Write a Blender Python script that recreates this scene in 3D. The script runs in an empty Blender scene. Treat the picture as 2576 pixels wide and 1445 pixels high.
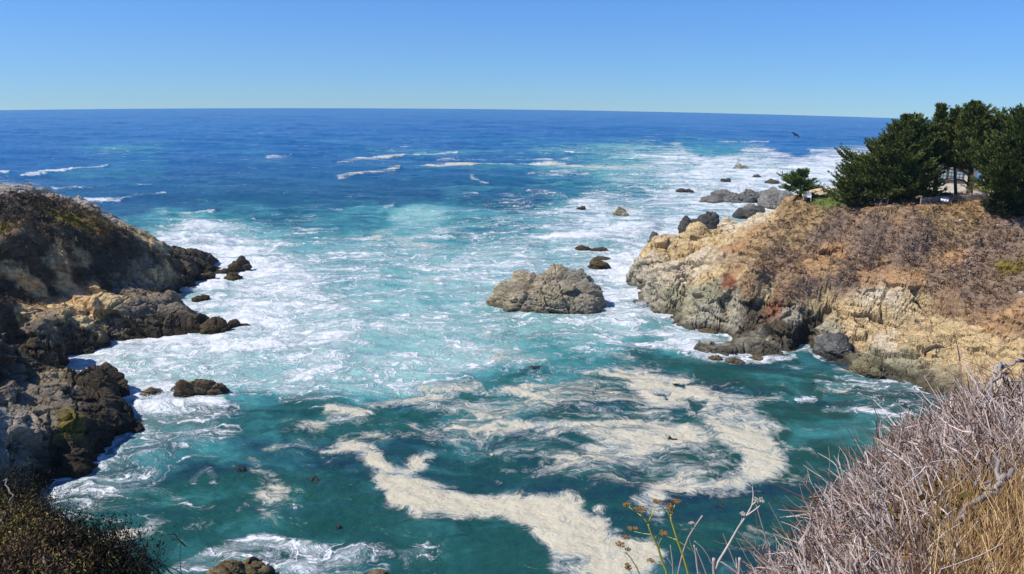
import bpy, math
import numpy as np
from mathutils import Matrix, Vector, Euler

# ------------------------------------------------------------------ camera
H = 32.0                                   # eye height above the sea
PITCH, ROLL = math.radians(15.3), math.radians(-0.7)
RE = 33600.0                               # the sea curves away with this radius
FP, CX, CY = 1984.0, 1288.0, 722.5         # photo measured at 2576 x 1445
scene = bpy.context.scene
COL = scene.collection
cam_d = bpy.data.cameras.new("camera")
cam = bpy.data.objects.new("camera", cam_d)
COL.objects.link(cam)
cam_d.sensor_width = 36.0
cam_d.lens = 36.0 * FP / 2576.0
cam_d.clip_start, cam_d.clip_end = 0.1, 9000.0
_fw = np.array([0, math.cos(PITCH), -math.sin(PITCH)])
_up0 = np.array([0, math.sin(PITCH), math.cos(PITCH)])
_rt0 = np.array([1.0, 0, 0])
_rt = _rt0 * math.cos(ROLL) - _up0 * math.sin(ROLL)
_up = _rt0 * math.sin(ROLL) + _up0 * math.cos(ROLL)
# image x = u cos - v sin  -> axes of the rolled camera
AX_R = _rt0 * math.cos(ROLL) - _up0 * math.sin(ROLL)
AX_U = _rt0 * math.sin(ROLL) + _up0 * math.cos(ROLL)
M = Matrix(((AX_R[0], AX_U[0], -_fw[0], 0), (AX_R[1], AX_U[1], -_fw[1], 0),
            (AX_R[2], AX_U[2], -_fw[2], H), (0, 0, 0, 1)))
cam.matrix_world = M
scene.camera = cam
EYE = np.array([0, 0, H])

# ------------------------------------------------------------------ light
SUN_AZ, SUN_EL = math.radians(-101), math.radians(50)   # azimuth from +Y towards +X
world = bpy.data.worlds.new("World")
scene.world = world
world.use_nodes = True
wn = world.node_tree
bg = wn.nodes["Background"]
sky = wn.nodes.new("ShaderNodeTexSky")
sky.sky_type = 'NISHITA'
sky.sun_disc = False
sky.sun_elevation = SUN_EL
sky.sun_rotation = SUN_AZ
sky.altitude = 6000
sky.air_density, sky.dust_density, sky.ozone_density = 2.0, 0.0, 4.0
tc = wn.nodes.new("ShaderNodeTexCoord")                # the sky's horizon meets the dipped horizon of the curved sea
lift = wn.nodes.new("ShaderNodeVectorMath"); lift.operation = 'ADD'; lift.inputs[1].default_value = (0, 0, 0.045)
norm = wn.nodes.new("ShaderNodeVectorMath"); norm.operation = 'NORMALIZE'
wn.links.new(tc.outputs["Generated"], lift.inputs[0]); wn.links.new(lift.outputs[0], norm.inputs[0]); wn.links.new(norm.outputs[0], sky.inputs["Vector"])
tint = wn.nodes.new("ShaderNodeVectorMath")          # clear dry air over the Pacific: a little bluer than the model
tint.operation = 'MULTIPLY'
tint.inputs[1].default_value = (0.51, 0.85, 1.36)
wn.links.new(sky.outputs[0], tint.inputs[0])
wn.links.new(tint.outputs[0], bg.inputs[0])
bg.inputs[1].default_value = 0.1
sun_d = bpy.data.lights.new("sun", 'SUN')
sun_d.energy, sun_d.angle, sun_d.color = 4.9, math.radians(0.53), (1.0, 0.94, 0.85)
sun = bpy.data.objects.new("sun", sun_d)
COL.objects.link(sun)
SDIR = Vector((math.sin(SUN_AZ) * math.cos(SUN_EL), math.cos(SUN_AZ) * math.cos(SUN_EL), math.sin(SUN_EL)))
sun.rotation_euler = SDIR.to_track_quat('Z', 'Y').to_euler()
sun.location = (-60, 40, 120)
scene.view_settings.view_transform = 'Standard'
scene.view_settings.look = 'None'
scene.view_settings.exposure = 0.0
scene.view_settings.gamma = 1.0
scene.cycles.max_bounces = 5
scene.cycles.diffuse_bounces = 2
scene.cycles.glossy_bounces = 2
scene.cycles.transparent_max_bounces = 6

# ------------------------------------------------------------------ helpers
rng = np.random.default_rng(7)
_P = np.random.default_rng(3).permutation(256)
_P = np.concatenate([_P, _P, _P])
_G = np.random.default_rng(5).normal(size=(256, 3))
_G /= np.linalg.norm(_G, axis=1)[:, None]

def perlin(p):
    p = np.asarray(p, np.float64)
    i = np.floor(p).astype(np.int64)
    f = p - i
    i &= 255
    w = f * f * f * (f * (f * 6 - 15) + 10)
    out = np.zeros(len(p))
    for dx in (0, 1):
        wx = w[:, 0] if dx else 1 - w[:, 0]
        hx = _P[i[:, 0] + dx]
        for dy in (0, 1):
            wy = w[:, 1] if dy else 1 - w[:, 1]
            hy = _P[hx + i[:, 1] + dy]
            for dz in (0, 1):
                wz = w[:, 2] if dz else 1 - w[:, 2]
                g = _G[_P[hy + i[:, 2] + dz] & 255]
                out += wx * wy * wz * (g[:, 0] * (f[:, 0] - dx) + g[:, 1] * (f[:, 1] - dy) + g[:, 2] * (f[:, 2] - dz))
    return out * 1.5

def fbm(p, oct=4, rough=0.5, ridged=False):
    p = np.array(p, np.float64)
    a, s, t = 1.0, 0.0, 0.0
    for k in range(oct):
        n = perlin(p + 17.3 * k)
        if ridged:
            n = 1 - 2 * np.abs(n)
        s = s + a * n
        t += a
        a *= rough
        p = p * 2.03
    return s / t

def cellnoise(p, seed=0):
    """distance to nearest and second nearest feature point, and a per-cell random, in 3-D"""
    p = np.asarray(p, np.float64)
    i = np.floor(p).astype(np.int64)
    d1 = np.full(len(p), 9.0); d2 = np.full(len(p), 9.0); r1 = np.zeros(len(p)); off = np.zeros((len(p), 3)); hid = np.zeros(len(p), int)
    R = np.random.default_rng(seed + 11).random((256, 4))
    for dx in (-1, 0, 1):
        for dy in (-1, 0, 1):
            for dz in (-1, 0, 1):
                c = i + (dx, dy, dz)
                hsh = _P[_P[_P[c[:, 0] & 255] + (c[:, 1] & 255)] + (c[:, 2] & 255)] & 255
                q = R[hsh]
                d = np.sqrt((((c + q[:, :3]) - p) ** 2).sum(1))
                m = d < d1
                d2 = np.where(m, d1, np.minimum(d2, d))
                r1 = np.where(m, q[:, 3], r1)
                off = np.where(m[:, None], p - (c + q[:, :3]), off); hid = np.where(m, hsh, hid)
                d1 = np.where(m, d, d1)
    return d1, d2, r1, (off * _G[hid]).sum(1)

def drop(x, y):
    return (x * x + y * y) / (2 * RE)

def ray(px, py):
    x = (np.asarray(px, float) - CX) / FP
    y = (CY - np.asarray(py, float)) / FP
    d = _fw + x[..., None] * AX_R + y[..., None] * AX_U
    return d / np.linalg.norm(d, axis=-1)[..., None]

def W(px, py, z=0.0):
    """the world point seen at photo position (px, py) whose height above the local sea is z"""
    d = ray(np.array(px), np.array(py))
    t = (z - H) / d[..., 2]
    for _ in range(30):
        dr = ((d[..., 0] * t) ** 2 + (d[..., 1] * t) ** 2) / (2 * RE)
        t = (z - dr - H) / d[..., 2]
    p = EYE + d * t[..., None] if np.ndim(t) else EYE + d * t
    return p

def at_dist(px, py, dist):
    d = ray(np.array(px), np.array(py))
    return EYE + d * (dist / math.hypot(d[0], d[1]))

def proj(p):
    q = p - EYE
    w = q @ _fw
    w = np.where(w > 0.05, w, np.nan)
    return CX + FP * (q @ AX_R) / w, CY - FP * (q @ AX_U) / w

def sstep(a, b, x):
    t = np.clip((x - a) / (b - a), 0, 1)
    return t * t * (3 - 2 * t)

# ---- meshes and objects
def mesh_obj(name, verts, faces, mat, parent=None, cols=None, smooth=False, attr="col"):
    """faces: one (n,3) or (n,4) array, or a list of such arrays"""
    me = bpy.data.meshes.new(name)
    verts = np.asarray(verts, np.float32)
    if not isinstance(faces, list):
        faces = [faces]
    faces = [np.asarray(f, np.int32) for f in faces if len(f)]
    nl = sum(f.size for f in faces); nf = sum(len(f) for f in faces)
    me.vertices.add(len(verts)); me.vertices.foreach_set("co", verts.ravel())
    me.loops.add(nl); me.polygons.add(nf)
    me.loops.foreach_set("vertex_index", np.concatenate([f.ravel() for f in faces]))
    st, k = [], 0
    for f in faces:
        st.append(k + np.arange(len(f)) * f.shape[1]); k += f.size
    me.polygons.foreach_set("loop_start", np.concatenate(st).astype(np.int32))
    me.polygons.foreach_set("use_smooth", np.full(nf, smooth))
    me.update(calc_edges=True)
    me.validate()
    if cols is not None:
        c = np.ones((len(verts), 4), np.float32)
        c[:, :cols.shape[1]] = cols
        a = me.attributes.new(attr, 'FLOAT_COLOR', 'POINT')
        a.data.foreach_set("color", c.ravel())
    if mat:
        me.materials.append(mat)
    o = bpy.data.objects.new(name, me)
    COL.objects.link(o)
    if parent is not None:
        o.parent = parent
        o.matrix_parent_inverse = parent.matrix_basis.inverted()
    return o

def tag(o, label=None, cat=None, group=None, kind=None):
    if label: o["label"] = label
    if cat: o["category"] = cat
    if group: o["group"] = group
    if kind: o["kind"] = kind
    return o

def empty(name, loc, label, cat, group=None):
    o = bpy.data.objects.new(name, None)
    o.location = loc
    o.empty_display_size = 0.3
    COL.objects.link(o)
    return tag(o, label, cat, group)

class Geo:
    """collects pieces; local coordinates are world coordinates"""
    def __init__(s): s.v, s.f3, s.f4, s.c, s.n = [], [], [], [], 0
    def add(s, v, f, c=None):
        v = np.asarray(v, float); f = np.asarray(f, np.int64) + s.n
        (s.f3 if f.shape[1] == 3 else s.f4).append(f)
        s.v.append(v); s.n += len(v)
        c = np.array((1, 1, 1.0)) if c is None else np.asarray(c, float)
        s.c.append(np.broadcast_to(c, (len(v), 3)) if c.ndim == 1 else c)
    def box(s, c, size, rot=0.0, col=None, tilt=None):
        x, y, z = np.array(size) / 2
        v = np.array([(a * x, b * y, d * z) for a in (-1, 1) for b in (-1, 1) for d in (-1, 1)])
        if tilt is not None: v = v @ np.array(Euler(tilt).to_matrix()).T
        cr, sr = math.cos(rot), math.sin(rot)
        v = v @ np.array(((cr, sr, 0), (-sr, cr, 0), (0, 0, 1)))
        s.add(v + np.array(c), [(0, 1, 3, 2), (4, 6, 7, 5), (0, 4, 5, 1), (2, 3, 7, 6), (0, 2, 6, 4), (1, 5, 7, 3)], col)
    def tube(s, pts, rad, k=5, col=None):
        pts = np.asarray(pts, float); n = len(pts)
        rad = np.broadcast_to(np.asarray(rad, float), (n,))
        t = np.gradient(pts, axis=0); t /= np.linalg.norm(t, axis=1)[:, None] + 1e-9
        ref = np.array((0.13, 0.21, 0.97)) if abs(t[0, 2]) < 0.9 else np.array((1.0, 0.1, 0))
        a = np.cross(t, ref); a /= np.linalg.norm(a, axis=1)[:, None] + 1e-9
        b = np.cross(t, a)
        an = np.arange(k) * 2 * math.pi / k
        ring = pts[:, None] + rad[:, None, None] * (np.cos(an)[None, :, None] * a[:, None] + np.sin(an)[None, :, None] * b[:, None])
        v = np.concatenate([ring.reshape(-1, 3), pts[:1], pts[-1:]])
        i, j = np.meshgrid(np.arange(n - 1), np.arange(k), indexing='ij')
        q = np.stack([i * k + j, i * k + (j + 1) % k, (i + 1) * k + (j + 1) % k, (i + 1) * k + j], -1).reshape(-1, 4)
        base = s.n
        s.add(v, q, col)
        jj = np.arange(k)
        s.f3.append(np.stack([np.full(k, n * k), (jj + 1) % k, jj], 1) + base)
        s.f3.append(np.stack([np.full(k, n * k + 1), (n - 1) * k + jj, (n - 1) * k + (jj + 1) % k], 1) + base)
    def obj(s, name, mat, parent=None, smooth=False):
        fs = []
        if s.f3: fs.append(np.concatenate(s.f3))
        if s.f4: fs.append(np.concatenate(s.f4))
        return mesh_obj(name, np.concatenate(s.v), fs, mat, parent, np.concatenate(s.c), smooth)

# ---- materials
def nodes(name):
    m = bpy.data.materials.new(name)
    m.use_nodes = True
    nt = m.node_tree
    return m, nt, nt.nodes["Principled BSDF"], (lambda t, **k: _mk(nt, t, k)), nt.links.new

def _mk(nt, t, k):
    n = nt.nodes.new("ShaderNode" + t)
    for a, b in k.items(): setattr(n, a, b)
    return n

def plain(name, col, rough=0.8, vary=0.25, scale=3.0, metal=0.0, spec=0.3, attr=True, bump=0.0):
    """attribute colour (or a fixed one) broken up by noise"""
    m, nt, b, N, L = nodes(name)
    geo = N("NewGeometry")
    no = N("TexNoise"); no.inputs["Scale"].default_value = scale; no.inputs["Detail"].default_value = 4
    L(geo.outputs["Position"], no.inputs["Vector"])
    mr = N("MapRange"); mr.inputs["From Min"].default_value = 0.3; mr.inputs["From Max"].default_value = 0.7
    mr.inputs["To Min"].default_value = 1 - vary; mr.inputs["To Max"].default_value = 1 + vary
    L(no.outputs[0], mr.inputs["Value"])
    mul = N("Vector" + "Math", operation='MULTIPLY')
    if attr:
        at = N("Attribute", attribute_name="col")
        mx = N("VectorMath", operation='MULTIPLY'); mx.inputs[1].default_value = col
        L(at.outputs["Color"], mx.inputs[0]); L(mx.outputs[0], mul.inputs[0])
    else:
        mul.inputs[0].default_value = col
    L(mr.outputs[0], mul.inputs[1])
    L(mul.outputs[0], b.inputs["Base Color"])
    b.inputs["Roughness"].default_value = rough
    b.inputs["Metallic"].default_value = metal
    b.inputs["Specular IOR Level"].default_value = spec
    if bump:
        bp = N("Bump"); bp.inputs["Strength"].default_value = bump; bp.inputs["Distance"].default_value = 0.05
        L(no.outputs[0], bp.inputs["Height"]); L(bp.outputs[0], b.inputs["Normal"])
    return m

def rock_mat(name):
    m, nt, b, N, L = nodes(name)
    geo = N("NewGeometry")
    mp = N("Mapping"); mp.inputs["Rotation"].default_value = (0.35, 0.5, 0.2); mp.inputs["Scale"].default_value = (1, 1, 2.2)
    L(geo.outputs["Position"], mp.inputs["Vector"])
    n1 = N("TexNoise"); n1.inputs["Scale"].default_value = 0.9; n1.inputs["Detail"].default_value = 8; n1.inputs["Roughness"].default_value = 0.65
    n1.inputs["Distortion"].default_value = 0.6
    n2 = N("TexNoise"); n2.inputs["Scale"].default_value = 4.5; n2.inputs["Detail"].default_value = 6; n2.inputs["Roughness"].default_value = 0.7
    L(mp.outputs[0], n1.inputs["Vector"]); L(mp.outputs[0], n2.inputs["Vector"])
    vo = N("TexVoronoi", feature='DISTANCE_TO_EDGE'); vo.inputs["Scale"].default_value = 0.55
    wv = N("VectorMath", operation='MULTIPLY_ADD'); wv.inputs[1].default_value = (0.9, 0.9, 0.9)
    L(n1.outputs["Color"], wv.inputs[0]); L(mp.outputs[0], wv.inputs[2]); L(wv.outputs[0], vo.inputs["Vector"])
    vs = N("MapRange"); vs.inputs["From Max"].default_value = 0.05; L(vo.outputs["Distance"], vs.inputs["Value"])
    at = N("Attribute", attribute_name="col")
    a1 = N("MapRange"); a1.inputs["From Min"].default_value = 0.3; a1.inputs["From Max"].default_value = 0.7
    a1.inputs["To Min"].default_value = 0.78; a1.inputs["To Max"].default_value = 1.35
    L(n1.outputs[0], a1.inputs["Value"])
    a2 = N("MapRange"); a2.inputs["From Min"].default_value = 0.3; a2.inputs["From Max"].default_value = 0.7
    a2.inputs["To Min"].default_value = 0.75; a2.inputs["To Max"].default_value = 1.22
    L(n2.outputs[0], a2.inputs["Value"])
    m1 = N("VectorMath", operation='MULTIPLY'); m2 = N("VectorMath", operation='MULTIPLY')
    L(at.outputs["Color"], m1.inputs[0]); L(a1.outputs[0], m1.inputs[1])
    L(m1.outputs[0], m2.inputs[0]); L(a2.outputs[0], m2.inputs[1])
    L(m2.outputs[0], b.inputs["Base Color"])
    ad = N("Math", operation='MULTIPLY_ADD'); ad.inputs[1].default_value = 0.55
    L(n2.outputs[0], ad.inputs[0]); L(n1.outputs[0], ad.inputs[2])
    ad2 = N("Math", operation='MULTIPLY_ADD'); ad2.inputs[1].default_value = 0.3
    L(vs.outputs[0], ad2.inputs[0]); L(ad.outputs[0], ad2.inputs[2])
    bp = N("Bump"); bp.inputs["Strength"].default_value = 1.0; bp.inputs["Distance"].default_value = 0.45
    L(ad2.outputs[0], bp.inputs["Height"]); L(bp.outputs[0], b.inputs["Normal"])
    b.inputs["Roughness"].default_value = 0.85
    b.inputs["Specular IOR Level"].default_value = 0.25
    return m

MAT_ROCK = rock_mat("rock_and_earth")
MAT_SCRUB = plain("scrub_leaves", (1, 1, 1), 0.9, 0.35, 1.5, spec=0.1)
MAT_TWIG = plain("dry_twigs", (1, 1, 1), 0.75, 0.2, 14, spec=0.2)
MAT_LEAF = plain("leaves", (1, 1, 1), 0.7, 0.3, 6, spec=0.2)
MAT_NEEDLE = plain("cypress_foliage", (1, 1, 1), 0.8, 0.35, 0.8, spec=0.15)
MAT_BARK = plain("bark", (0.16, 0.11, 0.08), 0.9, 0.35, 3, attr=False, spec=0.1, bump=0.5)

# ------------------------------------------------------------------ terrain
class Land:
    """a height field through control points (photo x, photo y, height above sea)"""
    def __init__(s, pts, sea, extra=(), c=1.2, lam=0.02, sea_z=-3.0):
        P = np.array(pts, float)
        w = W(P[:, 0], P[:, 1], P[:, 2])
        xy = [w[:, :2]]; z = [P[:, 2]]
        if len(sea):
            S = np.array(sea, float)
            xy.append(W(S[:, 0], S[:, 1], np.zeros(len(S)))[:, :2]); z.append(np.full(len(S), sea_z))
        if len(extra):
            E_ = np.array(extra, float)
            xy.append(E_[:, :2]); z.append(E_[:, 2])
        s.xy = np.concatenate(xy); s.z = np.concatenate(z)
        s.ctrl = w
        s.c = c
        n = len(s.z)
        d = np.sqrt(((s.xy[:, None] - s.xy[None]) ** 2).sum(-1) + c * c)
        A = np.zeros((n + 3, n + 3))
        A[:n, :n] = -d + 0 * np.eye(n); A[:n, :n] -= lam * np.eye(n) * -1
        A[:n, n] = 1; A[:n, n + 1:n + 3] = s.xy; A[n, :n] = 1; A[n + 1:n + 3, :n] = s.xy.T
        s.w = np.linalg.solve(A, np.concatenate([s.z, np.zeros(3)]))
    def h(s, x, y):
        q = np.stack([np.ravel(x), np.ravel(y)], 1)
        out = np.empty(len(q))
        for k in range(0, len(q), 20000):
            b = q[k:k + 20000]
            d = np.sqrt(((b[:, None] - s.xy[None]) ** 2).sum(-1) + s.c ** 2)
            out[k:k + 20000] = -d @ s.w[:-3] + s.w[-3] + b @ s.w[-2:]
        return out.reshape(np.shape(x))
    def hit(s, px, py, tmin=20.0, tmax=260.0, n=900):
        """where the photo ray through (px,py) first meets the land, as a world point"""
        d = ray(px, py)
        t = np.linspace(tmin, tmax, n)
        p = EYE + d[None] * t[:, None]
        g = s.h(p[:, 0], p[:, 1]) - drop(p[:, 0], p[:, 1])
        k = np.argmax(p[:, 2] < g)
        if p[k, 2] >= g[k]: k = n - 1
        k0 = max(k - 1, 0)
        a, b = p[k0, 2] - g[k0], p[k, 2] - g[k]
        f = a / (a - b) if a != b else 0
        return p[k0] + (p[k] - p[k0]) * f
    def place(s, px, py, dz=0.0):
        p = s.hit(px, py); p[2] += dz
        return p

def zone_colors(v, zones, warp=1.2, power=5.0, seed=0.0, scale=0.35):
    """zones: list of (world point, colour, veg); each vertex takes the look of the nearby zone points"""
    wv = np.stack([fbm(v * scale + seed + k * 31.7, 4, 0.6) for k in range(3)], 1) * warp * 1.8
    q = v + wv
    Z = np.array([z[0] for z in zones]); C = np.array([list(z[1]) + [z[2]] for z in zones])
    num = np.zeros((len(v), 4)); den = np.zeros(len(v))
    for z, c in zip(Z, C):
        d2 = ((q - z) ** 2).sum(1) + 0.15
        w_ = d2 ** (-power / 2)
        num += w_[:, None] * c; den += w_
    return num / den[:, None]

def rocky(v, nrm, amp, scale=1.0, seed=0.0, rough=1.0, strat=(0.35, 0.15, 0.92)):
    """craggy displacement: blocks with cracks, ridges and fine grain"""
    p = v * scale + seed
    wp = np.stack([perlin(p * 0.45 + 9.1 * k) for k in range(3)], 1)
    q = (p + wp * .45)
    s_ = np.array(strat); s_ = s_ / np.linalg.norm(s_)
    qs = q + s_ * (q @ s_)[:, None] * 1.3          # thinner blocks across the bedding
    d1, d2, r1, t1 = cellnoise(qs * 0.19, 1)
    block = (r1 - 0.5) * 1.3 + t1 * 2.1 - np.exp(-((d2 - d1) / 0.035) ** 2) * 0.95
    e1, e2, r2, t2 = cellnoise(qs * 0.55, 2)
    small = (r2 - 0.5) * 0.35 + t2 * .9 - np.exp(-((e2 - e1) / 0.05) ** 2) * 0.5
    rid = fbm(q * 0.4, 5, 0.55, True)
    lay = q @ s_ + perlin(q * .3) * .8
    steps = np.abs((lay * 1.3) % 1.0 - .5) * fbm(q * .25 + 3, 2)      # ledges along the bedding
    fine = fbm(q * 2.3, 3, 0.65)
    return (block * 0.66 + small * 0.6 + rid * 0.36 + steps * 1.5 + fine * 0.2 * rough) * amp

def land_mesh(name, land, bounds, step, rockw, zones, seed=0.0, amp=0.5, cut=-1.6, label=None, keep=None, warp=1.2, scale=1.0):
    x0, x1, y0, y1 = bounds
    nx, ny = int((x1 - x0) / step) + 1, int((y1 - y0) / step) + 1
    X, Y = np.meshgrid(np.linspace(x0, x1, nx), np.linspace(y0, y1, ny), indexing='ij')
    Z = land.h(X, Y)
    v = np.stack([X.ravel(), Y.ravel(), Z.ravel()], 1)
    gx, gy = np.gradient(Z, step)
    nr = np.stack([-gx.ravel(), -gy.ravel(), np.ones(nx * ny)], 1)
    nr /= np.linalg.norm(nr, axis=1)[:, None]
    live = v[:, 2] > cut - 1.2
    if keep is not None: live &= keep(v)
    zc = np.zeros((len(v), 4)); zc[live] = zone_colors(v[live], zones, warp=warp, seed=seed)
    rw = rockw(v, zc)
    dsp = np.zeros(len(v)); dsp[live] = rocky(v[live], nr[live], amp, seed=seed, scale=scale)
    soft = np.zeros(len(v)); soft[live] = fbm(v[live] * 0.5 + 5, 5, 0.55) * 0.40 + (fbm(v[live] * np.array((.22, .22, .1)) + 8, 4, .6, True) - .2) * .75
    dd = (dsp * rw + soft * (1 - rw))
    v2 = v + nr * dd[:, None]
    v2[:, 2] -= drop(v2[:, 0], v2[:, 1])
    idx = np.arange(nx * ny).reshape(nx, ny)
    q = np.stack([idx[:-1, :-1], idx[1:, :-1], idx[1:, 1:], idx[:-1, 1:]], -1).reshape(-1, 4)
    ok = (v[q][:, :, 2].max(1) > cut) & live[q].all(1)
    q = q[ok]
    used = np.unique(q)
    rm = np.full(len(v), -1); rm[used] = np.arange(len(used))
    # wet, weed-darkened band at the waterline
    wl = v[used, 2] + fbm(v[used] * 0.6 + 3, 3) * 0.7
    wet = 1 - sstep(0.2, 1.5, wl)
    c = zc[used, :3].copy()
    c = c * (1 - wet[:, None] * 0.80) + np.array((0.035, 0.028, 0.014)) * wet[:, None] * 0.6
    o = mesh_obj(name, v2[used], rm[q], MAT_ROCK, cols=c, smooth=False)
    tag(o, kind="structure")
    return o, v2[used], nr[used], zc[used, 3], zc[used, :3]

# colours (albedo)
TAN, PALE, GREY, DARK = (.68, .51, .27), (.74, .62, .43), (.48, .435, .32), (.11, .088, .058)
ORANGE, RUST, EARTH = (.52, .32, .16), (.32, .12, .06), (.38, .245, .14)
DRY, GOLD, LAWN, SAND = (.31, .215, .15), (.44, .30, .15), (.14, .19, .04), (.86, .60, .29)
BRUSH, MOSS, WHITE = (.095, .072, .05), (.24, .18, .03), (.52, .46, .38)
GREEN = (.43, .395, .26)
LGREY = (.285, .235, .165)

# --- right headland
R_PTS = [
 (1965,517,14.2),(2060,516,14.8),(2130,520,15.2),(2230,532,15.2),(2330,520,15.8),(2400,512,16.2),(2480,507,16.5),(2576,512,17),
 (1900,548,8.6),(1830,556,7.4),(1760,578,6.2),(1720,583,5.2),(1955,556,11.4),(1935,580,10.6),(1930,620,10.2),(1900,600,9.4),
 (1800,600,7.4),(1700,610,5.8),(1640,625,4.6),(1605,645,3.6),(1595,690,2.0),(1590,722,0.1),(1602,762,0.1),(1640,786,0.1),(1690,790,0.1),
 (1640,700,3.9),(1660,740,2.2),(1700,690,5.2),(1720,745,2.4),(1760,700,5.6),(1720,775,1.0),(1800,660,7.6),(1850,690,7.0),(1780,760,3.4),
 (1705,822,0.0),(1760,832,0.1),(1830,838,0.1),(1870,800,2.6),(1840,740,4.8),(1900,720,6.6),(1900,760,4.6),(1960,780,4.0),(1900,835,1.2),
 (1760,868,0.2),(1800,888,0.15),(1860,860,0.6),(1900,890,0.1),(1950,882,0.1),(2000,880,0.1),(2044,866,0.1),(2050,840,1.2),(1980,830,2.3),
 (2068,862,0.1),(2100,905,0.0),(2150,930,0.1),(2230,946,0.1),(2280,957,0.1),(2330,985,0.1),(2110,860,1.6),
 (2000,720,6.8),(2080,740,6.0),(2080,790,4.0),(2120,800,3.9),(2180,730,7.0),(2200,770,5.3),(2280,800,4.4),(2230,850,2.6),(2330,850,3.6),(2180,890,1.0),(2260,900,1.2),
 (2280,730,7.5),(2300,760,6.2),(2400,760,6.8),(2390,810,4.8),(2420,850,3.8),(2400,900,2.0),(2500,850,4.6),(2500,900,3.0),(2576,850,5.2),(2576,920,3.4),
 (2000,640,9.4),(2100,640,9.8),(2200,650,10.0),(2300,650,10.6),(2400,640,11.4),(2500,640,12.0),(2576,640,12.6),(2400,700,9.2),(2500,720,9.0),(2576,720,9.8),(2490,780,6.9),(2576,790,7.4),
 (2000,570,12.6),(2100,565,13.4),(2200,575,13.6),(2300,570,14.3),(2400,560,14.8),(2500,560,15.2),(2576,560,15.6),
 (1900,660,8.2),(1960,680,7.9),(1640,605,5.0)]
R_SEA = [(1570,640),(1560,700),(1570,750),(1600,790),(1650,812),(1670,840),(1740,860),(1720,905),(1800,920),(1900,915),(2000,905),(2090,945),(2200,985),(2280,1010),(2330,1060),
 (1600,608),(1690,575),(1660,590)]
_b = W(2060, 516, 14.8); _c = W(2480, 507, 16.5); _d = W(1900, 548, 8.6); _e = W(1700, 600, 5.5)
R_X = [(_b[0] - 1, _b[1] + 6, 14.2), (_b[0] + 4, _b[1] + 14, 12.2), (_b[0] + 12, _b[1] + 30, 8), (_c[0], _c[1] + 14, 14.6), (_c[0], _c[1] + 40, 8), (_c[0] - 12, _c[1] + 12, 14.6),
       (_c[0] + 30, _c[1] + 10, 15.5), (_c[0] + 30, _c[1] - 12, 15.0), (_c[0] + 30, _c[1] + 50, 8), (_c[0] + 20, _c[1] - 30, 11),
       (_b[0] - 12, _b[1] + 4, 8), (_b[0] - 16, _b[1] + 8, 1.5), (_b[0] - 8, _b[1] + 24, 2), (_b[0] - 20, _b[1] + 20, -3), (_b[0] - 4, _b[1] + 45, -3), (_b[0] + 8, _b[1] + 60, -3),
       (_d[0] - 3, _d[1] + 5, 3.0), (_d[0] - 4, _d[1] + 10, -2.5), (_e[0], _e[1] + 9, -3), (_d[0] - 14, _d[1] + 6, -3), (_e[0]-4, _e[1] + 4, -2.5)]
LR = Land(R_PTS, R_SEA, R_X)

# --- left headland
L_PTS = [
 (0,478,15.6),(50,478,15.4),(100,485,14.8),(160,495,14.0),(205,508,13.0),(245,522,11.8),(310,562,9.2),(370,604,6.6),(410,632,5.0),(440,645,3.6),(490,630,2.6),(525,650,1.2),(545,663,0.2),
 (0,560,13.3),(100,555,12.9),(200,560,11.6),(0,600,12.2),(60,596,11.8),(150,600,10.9),(250,600,9.6),(320,620,7.7),
 (0,660,8.8),(100,665,8.2),(200,665,7.4),(280,670,6.2),(350,680,4.4),(420,690,2.8),(470,690,1.6),
 (0,740,6.2),(60,740,5.6),(120,745,4.9),(200,735,4.5),(250,745,4.3),(280,720,4.1),(340,715,3.0),(400,718,2.0),
 (0,795,5.6),(60,790,5.0),(130,775,4.6),(230,765,4.3),(300,745,3.9),(380,742,3.2),(430,740,2.6),(450,760,2.0),(478,790,0.6),
 (0,830,4.6),(60,840,4.0),(130,830,4.0),(140,870,1.6),(200,800,3.9),(240,820,2.3),(300,790,3.0),(380,790,2.4),(440,800,1.5),
 (150,906,0.1),(60,918,0.1),(250,862,0.1),(330,852,0.1),(420,848,0.1),(470,834,0.1),(505,828,0.2),(520,815,0.7),(530,826,0.1),(500,700,0.1),(545,668,0.1),(455,728,0.1),(440,740,0.3)]
L_SEA = [(575,640),(580,680),(530,720),(500,740),(495,780),(560,850),(520,850),(430,870),(330,880),(260,895),(170,930),(60,945),(0,955),(560,625)]
_a = W(0, 478, 15.6); _b2 = W(245, 522, 11.8); _c2 = W(440, 645, 3.6); _d2 = W(545, 663, .2)
L_X = [(_a[0], _a[1] + 10, 14), (_a[0], _a[1] + 30, -2), (_b2[0], _b2[1] + 6, 8), (_b2[0], _b2[1] + 16, -3), (_c2[0] - 6, _c2[1] + 20, -3), (_d2[0], _d2[1] + 9, -3),
       (_a[0] - 25, _a[1], 17), (_a[0] - 25, _a[1] + 30, 10), (_a[0] - 25, _a[1] - 20, 14), (_a[0] - 20, _a[1] - 35, 9), (_c2[0] - 8, _c2[1] + 14, -3)]
LL = Land(L_PTS, L_SEA, L_X)

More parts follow.
